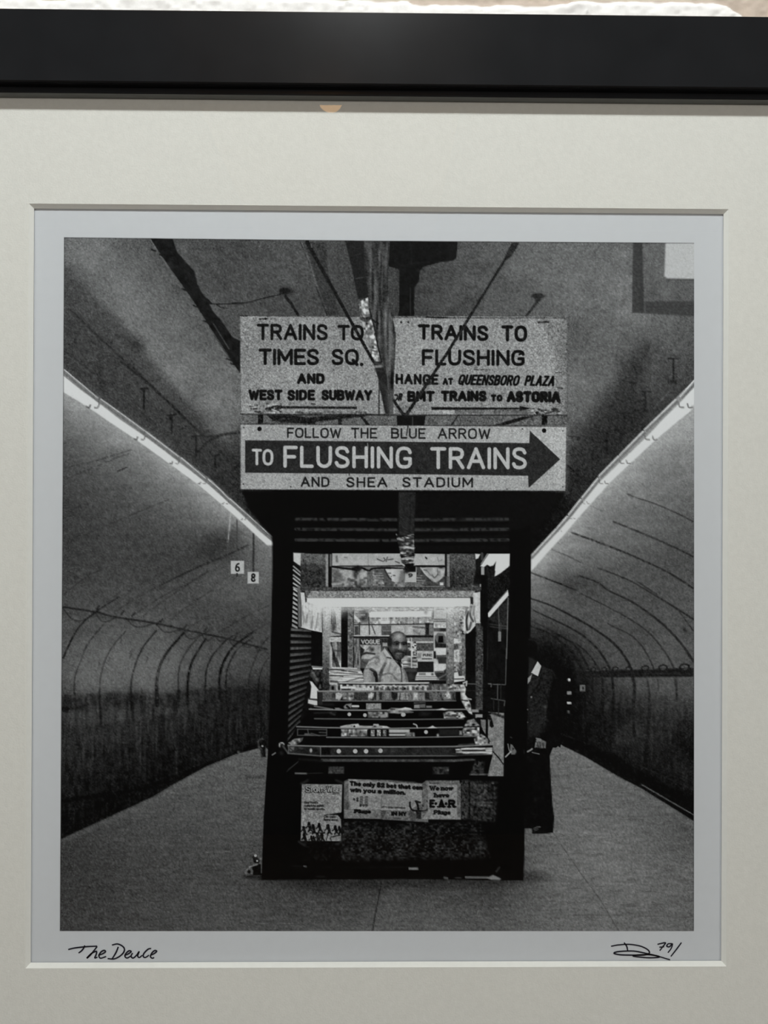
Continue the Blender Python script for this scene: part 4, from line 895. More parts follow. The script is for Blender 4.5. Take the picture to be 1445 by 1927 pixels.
for p, v, w, a in (([(520,715),(480,790),(440,880)],62,5,.8),([(300,800),(350,830),(385,880),(395,990)],18,5,.95),([(215,790),(290,790),(350,815)],96,3,.7),([(440,890),(600,865),(690,950)],84,3,.7),([(400,600),(430,660),(400,700)],110,4,.6),([(290,660),(360,620),(420,640)],84,3,.7),([(255,740),(330,700),(400,730)],100,3,.6),([(500,560),(540,640),(520,720)],116,4,.6),([(560,655),(700,770),(750,850)],186,1.6,.8),([(600,700),(580,790)],110,3,.6),([(690,760),(640,850)],100,4,.5),([(800,800),(830,880),(850,990)],84,5,.6),([(470,820),(430,990)],60,5,.7),([(330,700),(400,760)],176,3,.5),([(620,820),(720,850)],180,3,.5),([(450,600),(490,680)],176,3,.5),([(660,930),(760,985)],90,4,.5)):
    line(p, w, v, a, 2.4, smooth=True)
poly([(195,835),(285,808),(345,855),(372,998),(196,998),(188,900)], lambda X, Y: 126 + 22 * np.sin((X - 684) / 4.5), 2, idn=VENDOR, gr=6); line([(345,860),(375,920),(385,998)], 3, 14, .9, 2)
poly([(640,630),(700,690),(735,670),(775,770),(750,770),(690,700)], 20, 2, idn=VENDOR)
line([(752,760),(766,850),(770,990)], 2, 40, .85, 2, smooth=True)
SK = field([(700,235,84),(620,290,70),(640,330,110),(720,290,176),(730,330,150),(800,300,100),(835,360,60),(660,370,104),(740,370,120),(810,370,90),(700,412,28),(800,418,26),(650,420,60),(745,430,150),(742,470,168),(745,500,110),(650,465,116),(620,500,80),(690,505,60),(700,480,90),(825,470,104),(800,500,84),(850,440,50),(690,535,40),(760,535,44),(720,560,100),(790,545,50),(640,550,48),(700,605,88),(730,640,50),(660,620,36),(800,590,36),(600,440,50),(575,380,28),(570,450,60),(590,500,44),(850,520,28)], step=1, ease=0.4)
poly([(640,245),(700,226),(765,232),(812,268),(842,340),(858,420),(852,500),(830,565),(795,620),(740,660),(690,655),(645,610),(608,540),(572,485),(552,420),(560,345),(590,285)], lambda X, Y: SK(X, Y) + 3 * N(2.5)(X, Y), 1.5, gr=6, idn=VENDOR, smooth=True)
poly([(590,300),(622,330),(630,400),(612,445),(575,440),(556,400),(568,330)], 26, 3, .85); line([(610,285),(660,250),(720,238),(790,262),(830,320)], 2.4, 50, .7, 2.6, smooth=True); line([(640,275),(700,255),(770,262)], 1.6, 110, .5, 2, smooth=True)
line([(655,392),(700,380),(738,398)], 2, 22, .9, 1.8, smooth=True); line([(765,398),(805,388),(840,402)], 2, 22, .9, 1.8, smooth=True); blob(706,414,4,1.8,12,.9); blob(798,418,4,1.8,12,.9)
line([(745,410),(744,480)], 1.6, 186, .7, 1.8); line([(724,420),(716,490)], 1.8, 60, .6, 2); blob(690,508,3,1.5,40,.7); line([(712,508),(770,512)], 1.4, 50, .7); line([(660,545),(700,528),(760,532),(800,550)], 2.4, 26, .8, 2.2, smooth=True); line([(690,560),(735,566),(770,556)], 1.6, 112, .7, 1.8, smooth=True); line([(700,582),(760,580)], 1.4, 40, .6)
poly([(515,472),(560,520),(612,590),(622,626),(560,628),(500,545)], 172, 1.7, gr=4, idn=VENDOR); line([(548,618),(605,630)], 2, 26, .9, 1.8); line([(520,480),(610,600)], 1.4, 30, .7)

# ---- display counter with its glass bins
view(540, 1220, 6.568)
poly([(440,228),(900,245),(940,320),(945,415),(620,420),(520,425),(520,240)], lambda X, Y: 150 + 40 * N(26, 1.8)(X, Y), 1.8, gr=6)
for p, v in (([(530,262),(700,270)],30),([(680,275),(870,298)],24),([(540,290),(900,325)],110),([(540,335),(690,345)],40),([(540,405),(620,408)],14),([(560,240),(860,250)],205),([(540,310),(910,345)],200),([(540,365),(900,372)],196),([(700,420),(900,365)],70)):
    line(p, 2.6, v, .8, 2, rough=.2)
poly([(525,425),(640,428),(660,470),(640,530),(525,530)], 184, 2)
poly([(280,405),(310,412),(395,520),(380,530),(375,625),(285,620),(300,470)], 196, 2); poly([(262,620),(375,632),(375,705),(290,700),(258,680)], 186, 2); line([(270,625),(370,640)], 2.6, 40, .9); line([(262,690),(350,715)], 3, 30, .9); poly([(305,218),(440,228),(436,262),(320,262)], 200, 1.8); line([(318,232),(430,236)], 2, 60, .8); poly([(290,262),(436,265),(436,500),(395,500),(330,400),(275,350)], lambda X, Y: 40 + 22 * N(4, 6)(X, Y), 2, gr=8); line([(320,300),(370,390)], 4, 120, .6, 3)
poly([(290,740),(350,745),(330,830),(290,840)], 110, 2.4); line([(262,865),(330,850)], 5, 130, .7, 3, rough=.4); line([(170,915),(290,910)], 2.4, 200, .9); line([(165,950),(285,948)], 2.4, 196, .9); line([(160,920),(175,960)], 2, 160, .8)
disp = [(372,528),(2145,525),(2200,760),(2400,980),(2545,1200),(2540,1330),(2520,1400),(2480,1576),(20,1576),(10,1300),(15,1180),(120,970),(270,760),(380,700)]
poly(disp, 9, 1.6, gr=2, idn=DISPLAY)
# first bin
rect(520,445,2180,528,lambda X, Y: 124 + 48 * N(4, 7)(X, Y),soft=1.8,gr=8,idn=DISPLAY); rect(660,470,850,500,196,soft=2); rect(670,500,790,520,40,soft=2); rect(840,486,1065,526,176,soft=2); rect(1075,465,1110,528,60,soft=2); rect(1100,462,1760,484,180,soft=2); line([(650,430),(1100,430),(1750,428)], 3, 182, 1, 1.6, idn=DISPLAY); line([(630,440),(1100,446),(1740,444)], 2, 20, .9)
for k in range(11):
    x = 1110 + k * 62
    rect(x, 470, x + 22 + 12 * rng.rand(), 524, 40 + 30 * rng.rand(), soft=2, a=.8)
rect(1750,430,1790,520,60,soft=2); rect(1800,440,1990,520,lambda X, Y: 96 + 20 * N(3, 9)(X, Y),soft=2)
rect(440,538,2080,648,lambda X, Y: 74 + 30 * N(4, 8)(X, Y),soft=2,gr=10); rect(384,532,440,700,36,soft=2); rect(440,540,590,640,78,soft=2,a=.6); poly([(600,560),(640,545),(690,570),(660,630),(600,625)], 170, 2.4); rect(690,545,830,630,lambda X, Y: 120 + 20 * N(4)(X, Y),soft=2); rect(830,545,1000,640,50,soft=3); poly([(1010,580),(1040,545),(1075,560),(1050,625),(1005,610)], 180, 2.4)
for x0, x1, v in ((1080,1100,20),(1110,1140,110),(1145,1175,24),(1190,1290,110),(1300,1350,26),(1365,1500,150),(1500,1550,110),(1560,1620,160),(1620,1700,120),(1712,1760,24),(1770,1800,80),(1810,1900,90)):
    rect(x0, 545, x1, 638, v, soft=2, a=.85)
line([(1400,560),(1390,630)], 2.4, 40, .7); line([(1460,560),(1470,620)], 2.4, 60, .7); line([(1530,550),(1550,630)], 2, 60, .7); blob(1585,585,4,5,196,.8)
poly([(1940,600),(2000,490),(2130,470),(2140,525),(2010,530),(2020,620),(1930,625)], lambda X, Y: 140 + 30 * N(3)(X, Y), 2.4); blob(1995,590,5,5,186,.8); line([(2005,505),(2080,490)], 4, 60, .8)
line([(384,530),(2140,526)], 2.8, 132, .95, 1.6); line([(440,650),(1400,652),(2085,648)], 2.2, 104, .9, 1.6); line([(2080,545),(2080,640)], 2, 60, .7)
poly([(2140,460),(2190,440),(2210,500),(2200,570),(2240,620),(2270,700),(2290,820),(2250,800),(2190,720),(2150,640)], lambda X, Y: 166 + 34 * N(4)(X, Y), 2.4); line([(2180,430),(2220,410),(2215,460)], 3, 180, .9); line([(2230,620),(2275,630)], 2.6, 170, .9); blob(2250,705,3,3,20,.9); line([(2160,640),(2230,650)], 3, 30, .8)
# second bin
poly([(700,720),(730,690),(800,680),(790,745),(710,748)], 120, 2.4); line([(740,715),(770,740)], 4, 20); line([(810,715),(880,716)], 4, 180); rect(800,730,880,752,50,soft=2); rect(978,680,1164,752,lambda X, Y: 132 + 14 * N(3)(X, Y),soft=1.8,gr=8); rect(1570,672,1640,740,130,soft=2); rect(1640,665,1710,735,90,soft=2); line([(1570,690),(1700,680)], 3, 30); rect(1720,710,1790,735,120,soft=2.4)
line([(430,690),(570,695)], 5, 36, .6, 4); line([(340,715),(560,755)], 3, 110, .8); poly([(590,735),(640,735),(700,760),(600,760)], 120, 2)
line([(275,752),(700,764),(1200,766),(2235,754)], 2.4, 130, .95, 1.6); line([(340,870),(1400,880),(2180,872)], 2.2, 96, .9, 1.6)
rect(1000,782,1240,858,lambda X, Y: 92 + 26 * N(4)(X, Y),soft=2.4,gr=8); poly([(1160,830),(1250,790),(1250,850),(1160,860)], 150, 3, .8); poly([(1240,770),(1290,735),(1440,745),(1560,790),(1380,808),(1260,800)], lambda X, Y: 150 + 30 * N(5)(X, Y), 2.4); poly([(1370,755),(1460,728),(1530,740),(1555,762)], 192, 2); line([(1280,750),(1330,755)], 2.4, 50, .8); line([(1390,780),(1540,790)], 4, 70, .7)
poly([(1850,760),(1920,738),(1985,755),(1950,766)], 186, 2); poly([(1930,800),(2000,775),(2160,790),(2215,850),(2150,865),(1940,862)], lambda X, Y: 124 + 40 * N(4, 3)(X, Y), 2.6); line([(1960,835),(2100,830)], 4, 40, .8, 2.6, rough=.3)
line([(340,800),(600,790)], 3, 60, .5, 3, rough=.4); line([(540,800),(590,820)], 4, 70, .6, 3); blob(1700,810,12,5,40,.6)
for x, y in ((770,816),(963,826),(1432,822),(1443,820)):
    disc(x, y, 3.5, 164)
# third bin
poly([(655,965),(740,945),(880,930),(895,955),(1060,960),(1070,935),(1130,935),(1140,955),(1230,960),(1280,985),(660,990)], lambda X, Y: 168 + 20 * N(4, 2)(X, Y), 2); disc(832,965,2,30); blob(1085,965,3,2,20,.9)
rect(670,1000,1000,1088,lambda X, Y: 126 + 34 * N(4)(X, Y),soft=2.4,gr=8); blob(870,1050,8,5,50,.7); line([(755,1000),(745,1080)], 3, 50, .7)
for x0, x1, v in ((990,1030,16),(1035,1085,120),(1085,1110,14),(1112,1160,150),(1160,1185,14),(1185,1230,110),(1230,1262,12)):
    rect(x0, 1008, x1, 1086, lambda X, Y, v=v: v + .2 * v * N(2)(X, Y), soft=2)
rect(1264,1004,1510,1084,120,soft=2.4)
for y in (1012, 1030, 1050, 1070):
    line([(1266, y), (1510, y)], 2, 196 if y != 1050 else 30, .8, 2)
rect(1460,1040,1580,1090,lambda X, Y: 110 + 24 * N(3)(X, Y),soft=2.4)
line([(120,968),(480,980),(1300,990),(2380,972)], 2.4, 122, .95, 1.6); line([(490,1100),(1300,1106),(2395,1086)], 2.2, 110, .9, 1.6)
for p in ([(130,1000),(130,1075),(490,1078),(490,1000)],[(135,1000),(480,1004)],[(255,1000),(265,1060),(220,1065)],[(300,1050),(400,1080)],[(400,1040),(485,1042)]):
    line(p, 2, 84, .8, 1.8)
poly([(220,1050),(290,1055),(330,1075),(215,1075)], 96, 3, .8)
disc(1718,1035,3.6,170); poly([(1740,985),(1800,955),(1850,985)], 186, 2); line([(1565,935),(1600,950),(1610,980)], 2.6, 170, .9, smooth=True); blob(1865,1075,2.6,3,180,.9); rect(1880,1000,2120,1075,30,soft=4); poly([(2130,1020),(2160,1020),(2165,1070),(2130,1070)], 130, 3)
poly([(2190,960),(2230,890),(2310,870),(2390,970),(2385,1080),(2180,1080),(2170,1010)], lambda X, Y: 122 + 44 * N(5, 3)(X, Y), 2.6, gr=8); line([(2180,972),(2388,968)], 2.6, 24, .9); line([(2388,970),(2386,1090)], 3, 10)
poly([(2400,1060),(2450,1090),(2540,1190),(2330,1200),(2310,1120)], lambda X, Y: 112 + 40 * N(4)(X, Y), 2.6, gr=8)
# fourth bin and the counter edge
poly([(15,1170),(90,1120),(200,1105),(190,1140),(120,1190),(60,1200)], lambda X, Y: 130 + 34 * N(4)(X, Y), 2.4); blob(130,1165,4,4,14,.9)
poly([(20,1215),(420,1222),(1300,1226),(2060,1222),(2300,1215),(2300,1300),(2060,1318),(420,1320),(15,1296)], lambda X, Y: 34 + 5 * W1(X, Y), 2, gr=5); rect(420,1225,540,1315,12,soft=4)
line([(15,1200),(420,1212),(1300,1218),(2060,1214),(2545,1190)], 2.6, 122, .95, 1.6); line([(415,1215),(415,1335)], 1.8, 100, .8); line([(12,1298),(415,1330),(1300,1330),(2060,1328),(2530,1310)], 2.6, 92, .9, 1.8); line([(20,1210),(18,1295)], 2.4, 90, .8)
poly([(20,1220),(90,1215),(85,1260),(40,1275)], 110, 3, .8); line([(30,1230),(80,1270)], 2.4, 40, .8); line([(150,1230),(190,1240)], 3, 60, .6)
poly([(420,1366),(1300,1370),(2060,1372),(2330,1362),(2330,1384),(2060,1405),(420,1402)], lambda X, Y: 62 + 6 * W1(X, Y), 2.4, gr=7); line([(150,1370),(420,1390)], 4, 26, .8, 4)
blob(296,1262,2.4,3.8,150,1,hard=2)
for x in (640, 843, 977):
    disc(x, 1272, 4.2, 170)
disc(1155, 1266, 4.2, 166); blob(1310,1275,5,2,70,.6)
poly([(2080,1250),(2180,1230),(2540,1225),(2535,1310),(2180,1305),(2090,1290)], lambda X, Y: 120 + 50 * N(9, 2)(X, Y), 2.4); line([(2160,1245),(2440,1240)], 3, 196, .9, 2); line([(2180,1290),(2450,1285)], 3, 186, .9, 2); line([(2170,1265),(2450,1262)], 3, 24, .9, 2); poly([(2440,1235),(2530,1230),(2530,1300),(2470,1300)], 160, 3, .8)
line([(2130,1202),(2300,1190)], 5, 84, .7, 3, rough=.4); poly([(2060,1320),(2530,1318),(2520,1380),(2400,1384)], 10, 3, .8)
rect(512,1462,706,1550,lambda X, Y: 54 + 8 * N(3)(X, Y),soft=2.4,gr=6); rect(1800,1464,1998,1556,lambda X, Y: 40 + 14 * N(4)(X, Y),soft=2.4,gr=6); line([(105,1545),(240,1548)], 3, 104, .9, 2); line([(240,1548),(440,1540)], 2, 40, .6); line([(10,1500),(130,1410)], 1.4, 44, .8)
poly([(2320,1400),(2440,1390),(2440,1570),(2260,1570)], lambda X, Y: 36 + 12 * N(3)(X, Y), 3, gr=6); line([(2260,1560),(2480,1558)], 2.6, 110, .8, 2, rough=.3)

# ---- lower front of the stand, posters
view(550, 1450, 6.568)
poly([(30,70),(2600,80),(2590,1330),(-40,1330)], lambda X, Y: 6 + .6 * W1(X, Y), 2, gr=2)
poly([(620,620),(1200,640),(2330,640),(2440,1080),(600,1120),(600,900)], lambda X, Y: np.clip(22 + 13 * N(4, 3)(X, Y) + 5 * N(20)(X, Y), 3, 90), 8, .95, gr=6)
poly([(130,880),(600,880),(600,1120),(130,1120)], lambda X, Y: np.clip(10 + 8 * N(3)(X, Y), 3, 60), 6, .8, gr=3)
poly([(2080,120),(2540,140),(2520,640),(2080,600)], lambda X, Y: np.clip(42 + 15 * N(3, 3)(X, Y), 5, 110) - .7 * np.clip(X - 910, 0, 40), 5, gr=8); line([(2188,140),(2195,600)], 3, 8, .9, 2)
line([(0,1180),(150,1188),(900,1192),(1445,1194)], 1.6, 34, .6, 2, rough=.4); line([(145,1186),(172,1188)], 2, 120, .8); rect(1440,1198,1554,1226,110,soft=2,gr=8); line([(300,1310),(400,1312)], 3, 30, .7)
line([(2140,1320),(2420,1322)], 2.2, 150, .9, 1.8); poly([(2400,1330),(2480,1290),(2580,1335),(2560,1355),(2460,1350)], 112, 2.4); line([(2520,1250),(2560,1200)], 3, 60, .7, 3); line([(1880,1326),(1915,1330)], 4, 90, .8); line([(2020,1326),(2080,1326)], 3, 60, .7)
poly([(118,165),(617,172),(607,520),(602,560),(602,872),(104,870),(110,500)], lambda X, Y: 122 + 5 * W1(X, Y), 1.5, gr=13, idn=POSTER_A)
poly([(390,548),(470,540),(612,515),(604,600),(560,552)], 10, 1.8)
for x0, x1, h, s in ((158,222,82,"S"),(225,418,64,"PORTS"),(425,495,84,"W"),(500,582,64,"ISE")):
    yb = 272
    text(s, x0 - 4, yb + 6, x1 + 2, yb + 6, h + 6, 26, 18, track=4); text(s, x0 + 6, yb - 4, x1, yb - 4, h - 8, 9, 170, track=10)
line([(500,290),(580,288)], 2, 40, .7, rough=.3)
for s, x0, x1, y in (("New York's",146,318,410),("complete guide",146,388,448),("to tennis sports.",146,402,488)):
    text(s, x0, y, x1, y, 28, 8, 22, track=8, soft=1.8)
text("On sale", 388, 584, 536, 586, 32, 9, 22, track=8, soft=1.8); text("here now.", 388, 622, 570, 626, 32, 9, 22, track=8, soft=1.8)
for k in range(9):
    line([(170 + k * 20, 540 + 30 * rng.rand()), (190 + k * 20, 560 + 30 * rng.rand())], 2, 84, .4, 2)
for x, y, s in ((140,720,1),(205,672,1.1),(255,700,1.1),(330,680,1),(440,700,1.15),(530,710,1),(580,715,.9),(150,820,1),(235,830,.8),(262,830,.7),(310,800,1),(360,800,.9)):
    disc(x, y - 18 * s, 2.6 * s, 16, 1); line([(x, y), (x + 14 * s, y + 40 * s), (x - 6 * s, y + 75 * s)], (6 * s, 3), 16, 1, 1.6, smooth=True); line([(x + 5, y + 30 * s), (x + 40 * s, y + 75 * s)], 3, 16, .9); line([(x, y + 5), (x - 34 * s, y + 35 * s)], 2.4, 18, .9)
for p in ([(220,770),(330,770),(400,775)],[(300,840),(400,760)],[(480,820),(590,800)],[(120,850),(160,800)],[(420,860),(440,790)],[(470,830),(480,868)],[(320,870),(380,800)]):
    line(p, 2.2, 24, .8, 1.8)
for p in ([(110,165),(190,122)],[(545,120),(625,155)],[(85,880),(150,925)],[(560,910),(640,845)]):
    line(p, 5, 44, .7, 4)
# middle sheet
poly([(640,130),(700,105),(1200,118),(1610,160),(1680,185),(1680,640),(1440,625),(1100,600),(640,590)], lambda X, Y: 92 + 7 * N(4)(X, Y), 1.8, gr=9, idn=POSTER_B)
poly([(692,106),(1220,140),(1440,150),(1600,176),(1602,400),(1440,495),(1100,480),(700,466)], lambda X, Y: 126 + 4 * W1(X, Y), 1.6, gr=10, idn=POSTER_B)
text("The only $2 bet that can", 708, 190, 1612, 242, 62, 21, 14, track=8, soft=1.7); text("win you a million.", 714, 268, 1402, 304, 62, 21, 14, track=8, soft=1.7)
poly([(640,190),(690,200),(690,500),(640,480)], 84, 6, .7); blob(680,440,5,9,40,.7)
for x in (832, 895):
    for y in (315, 345, 375, 405):
        rect(x, y, x + 40, y + 26, 52, soft=2.4, a=.8)
for x, y in ((845,432),(880,432),(918,432),(765,355),(805,345),(805,372)):
    disc(x, y, 2.4, 30, .85)
line([(970,378),(1075,382)], 4, 84, .6, 3, rough=.3); rect(965,320,1080,365,110,soft=3,a=.6); line([(1105,310),(1095,470)], 1.8, 84, .7); poly([(1110,320),(1445,330),(1560,380),(1445,448),(1110,440)], 112, 3, .6, gr=9); line([(1112,452),(1390,462)], 3.2, 40, .85, 2, rough=.25); line([(700,466),(1100,480),(1440,492)], 2, 150, .6)
rect(640,480,1090,590,104,soft=2,gr=10); text("Plugs", 762, 530, 972, 532, 52, 20, 14, track=6, serif=1.6, soft=1.7); rect(1096,496,1160,600,64,soft=3); poly([(1165,505),(1440,515),(1430,615),(1120,605)], 100, 2, gr=10); text("IN", 1222, 560, 1295, 560, 54, 20, 14, track=5); text("MY", 1315, 562, 1412, 564, 54, 20, 14, track=5); line([(1150,590),(1420,600)], 4, 60, .7, 3, rough=.4); blob(1030,545,5,4,60,.6)
view(740, 1440, 6.568)
poly([(0,190),(270,200),(275,225),(0,215)], 60, 3, .7); poly([(280,570),(350,575),(345,665),(285,660)], 30, 3); poly([(180,580),(250,575),(280,650),(270,690),(210,680)], 60, 4, .8)
line([(205,460),(208,510),(240,556),(330,565),(400,565),(430,520),(435,470),(420,440)], 3.2, 14, 1, 1.8, smooth=True); line([(280,445),(300,490),(310,555)], 4, 16, 1, 2, smooth=True); line([(285,450),(330,460)], 4, 18, .9); blob(365,500,2.4,2.6,30,.9)
# right poster
poly([(405,188),(815,188),(832,240),(836,672),(350,668),(350,575),(420,560),(420,420),(355,230)], lambda X, Y: 88 + 8 * N(4)(X, Y), 1.8, gr=10, idn=POSTER_C)
poly([(425,232),(785,240),(790,640),(830,668),(352,666),(430,560)], lambda X, Y: 122 + 4 * W1(X, Y), 2, gr=10, idn=POSTER_C); line([(455,222),(560,224)], 2, 40, .7, rough=.4)
text("We now", 448, 314, 738, 316, 62, 17, 14, track=8, serif=1.8, soft=1.7); text("have", 504, 400, 692, 400, 60, 17, 14, track=8, serif=1.8, soft=1.7)
text("E", 445, 528, 508, 528, 106, 30, 10, serif=2); text("A", 556, 528, 636, 528, 106, 28, 10, serif=3.4); text("R", 676, 530, 770, 530, 106, 30, 10, serif=2.6); disc(526,475,2.8,12); disc(652,476,2.8,12)
text("Plugs", 498, 610, 708, 612, 56, 18, 14, track=8, serif=1.8, soft=1.7)

# frayed end of the pole hanging in front of the opening
view(740, 1020, 6.568)
poly([(35,-105),(60,-60),(95,-50),(230,-100),(255,-98),(262,280),(230,322),(160,322),(130,280),(100,270),(90,160)], lambda X, Y: 96 + 50 * N(5, 2.2)(X, Y), 2, gr=8, idn=FRAY)
for p, v in (([(70,20),(150,50),(240,15)],14),([(80,110),(170,95),(250,115)],30),([(95,165),(170,185),(255,160)],24),([(140,60),(250,75)],200),([(110,210),(180,195),(250,215)],176),([(120,240),(240,235)],60),([(60,-40),(120,-20)],180),([(150,-30),(240,-40)],20),([(70,0),(230,0)],30)):
    line(p, 4, v, .8, 2.6, smooth=True)
poly([(130,275),(190,262),(252,275),(245,315),(190,330),(150,315)], 12, 2); line([(100,262),(135,290)], 3, 180, .8); line([(252,260),(268,200)], 3, 170, .7)

# posts again over the edges, latches and caster
view(450, 1360, 6.02)
poly([(225,190),(265,172),(295,190),(300,390),(255,385),(250,330),(215,270)], 16, 2.4, idn=STAND); line([(222,200),(262,182)], 5, 60, .7, 3); line([(215,215),(225,280),(250,300)], 4, 84, .6, 2.4, smooth=True); disc(264,265,2,140); line([(255,340),(262,380)], 5, 44, .6, 3)
blob(480,258,5,5,40,.8); line([(455,270),(460,240),(490,228),(508,245)], 2.2, 170, .9, 1.8, smooth=True); line([(500,270),(555,345)], 3, 84, .8, 2); line([(375,365),(410,342)], 2.4, 120, .9); blob(480,345,4,4,50,.6); line([(540,555),(670,440)], 1.4, 50, .7)
poly([(145,1620),(200,1600),(250,1605),(255,1725),(160,1725)], 6, 2, idn=STAND); poly([(150,1520),(185,1490),(240,1560),(220,1595),(165,1585)], 20, 2, idn=STAND); disc(185,1506,2.6,150); disc(203,1566,1.8,170); blob(240,1542,2.4,2.4,110,.8); line([(115,1635),(205,1605)], 2.6, 140, .8, 2); line([(250,1600),(252,1700)], 1.6, 90, .8)
disc(112,1690,7.5,76); disc(112,1690,3.2,10); line([(72,1700),(85,1735)], 3, 120, .6, 2.4); disc(90,1665,1.4,120); line([(70,1740),(250,1750)], 7, 14, .6, 6)

# ---- passenger waiting behind the right post
view(960, 1180, 4.586)
poly([(150,100),(190,92),(225,108),(246,150),(246,230),(235,290),(275,345),(330,362),(372,386),(398,440),(410,600),(422,900),(440,1005),(432,1040),(412,1028),(395,1042),(368,1040),(340,1110),(350,1300),(366,1540),(380,1640),(372,1775),(300,1782),(190,1786),(185,1740),(115,1740),(118,1500),(150,900)], lambda X, Y: 11 + 1.5 * W1(X, Y), 1.6, gr=3, idn=RIDER)
poly([(163,350),(235,430),(280,345),(340,370),(370,420),(340,560),(300,900),(160,960),(150,600)], lambda X, Y: 34 + 8 * N(3)(X, Y), 6, .8, gr=5); poly([(160,700),(270,710),(260,950),(150,960)], 30, 8, .5); line([(270,410),(245,500),(175,590)], 2.4, 8, .9, 2.4); line([(160,580),(260,430)], 2, 40, .5, 3)
line([(165,108),(205,112),(240,152),(243,220)], 2.4, 44, .7, 3, smooth=True); line([(275,350),(335,366),(370,388),(392,440)], 2.4, 40, .7, 3, smooth=True); line([(300,560),(330,640),(320,760)], 3, 10, .8, 3); poly([(160,255),(225,290),(180,390),(160,400)], 40, 3, .8)
poly([(236,295),(268,336),(240,424),(180,396)], lambda X, Y: 186 + 3 * W1(X, Y), 1.6, gr=3); poly([(152,440),(190,404),(172,465),(150,492)], 140, 1.6); poly([(172,400),(196,398),(180,410),(152,440)], 40, 1.6)
disc(182,604,1.8,110); blob(300,688,4,2.4,70,.8, rot=.3); blob(290,745,5,3,36,.7); disc(150,712,1.4,84); disc(150,822,1.4,60); line([(310,800),(325,810)], 4, 40, .7, 3)
poly([(225,962),(262,966),(310,990),(306,1045),(262,1046),(214,1036)], lambda X, Y: 88 + 10 * N(3)(X, Y), 1.8, gr=6); line([(224,960),(262,968)], 2.2, 130, .8); line([(220,1000),(215,1038)], 2, 120, .7)
for x in (235, 258, 282):
    line([(x, 1000), (x + 4, 1040)], 2.2, 40, .75, 2)
line([(150,1075),(172,1064),(188,1052)], 3, 150, .9, 2); line([(190,1082),(250,1096)], 2, 110, .9)
poly([(190,1750),(215,1725),(262,1722),(270,1745),(330,1782),(192,1784)], 16, 2); line([(205,1740),(230,1728),(258,1724)], 2, 96, .8, 1.8); line([(210,1755),(238,1745)], 2, 76, .7); blob(215,1490,2,4,44,.6); line([(190,1610),(240,1620)], 3, 30, .6, 3)
poly([(-15,900),(150,880),(115,1740),(-30,1740)], 7, 1.6, gr=2, idn=STAND)
line([(0,950),(14,955)], 2, 60, .8); poly([(2,1010),(18,1015),(54,1072),(40,1100),(10,1100),(-4,1070)], 96, 1.8); poly([(20,1040),(35,1050),(20,1064)], 20, 1.6); line([(-40,1120),(5,1075)], 2.4, 170, .9); line([(-20,1010),(-10,1060),(4,1080)], 1.8, 140, .8, smooth=True); line([(118,1060),(122,1090)], 2, 40, .6)

# thin dark edge of the exposure
view()
for a_, b_ in (((121, 447), (714, 453.5)), ((714, 453.5), (1308, 457.5)), ((1308, 457.5), (1305, 1760)), ((1305, 1760), (113, 1759.6)), ((113, 1759.6), (121, 447))):
    line([a_, b_], 1.6, 22, .6, 1.6)
def final_tone():
    n = rng.randn(PH + 2, PW + 2).astype(np.float32)
    k = n[1:-1, 1:-1] * .5 + .14 * (n[:-2, 1:-1] + n[2:, 1:-1] + n[1:-1, :-2] + n[1:-1, 2:])
    k = (k / k.std()) * .75 + fnoise(2.3)[:] * .65
    return img + k * grn

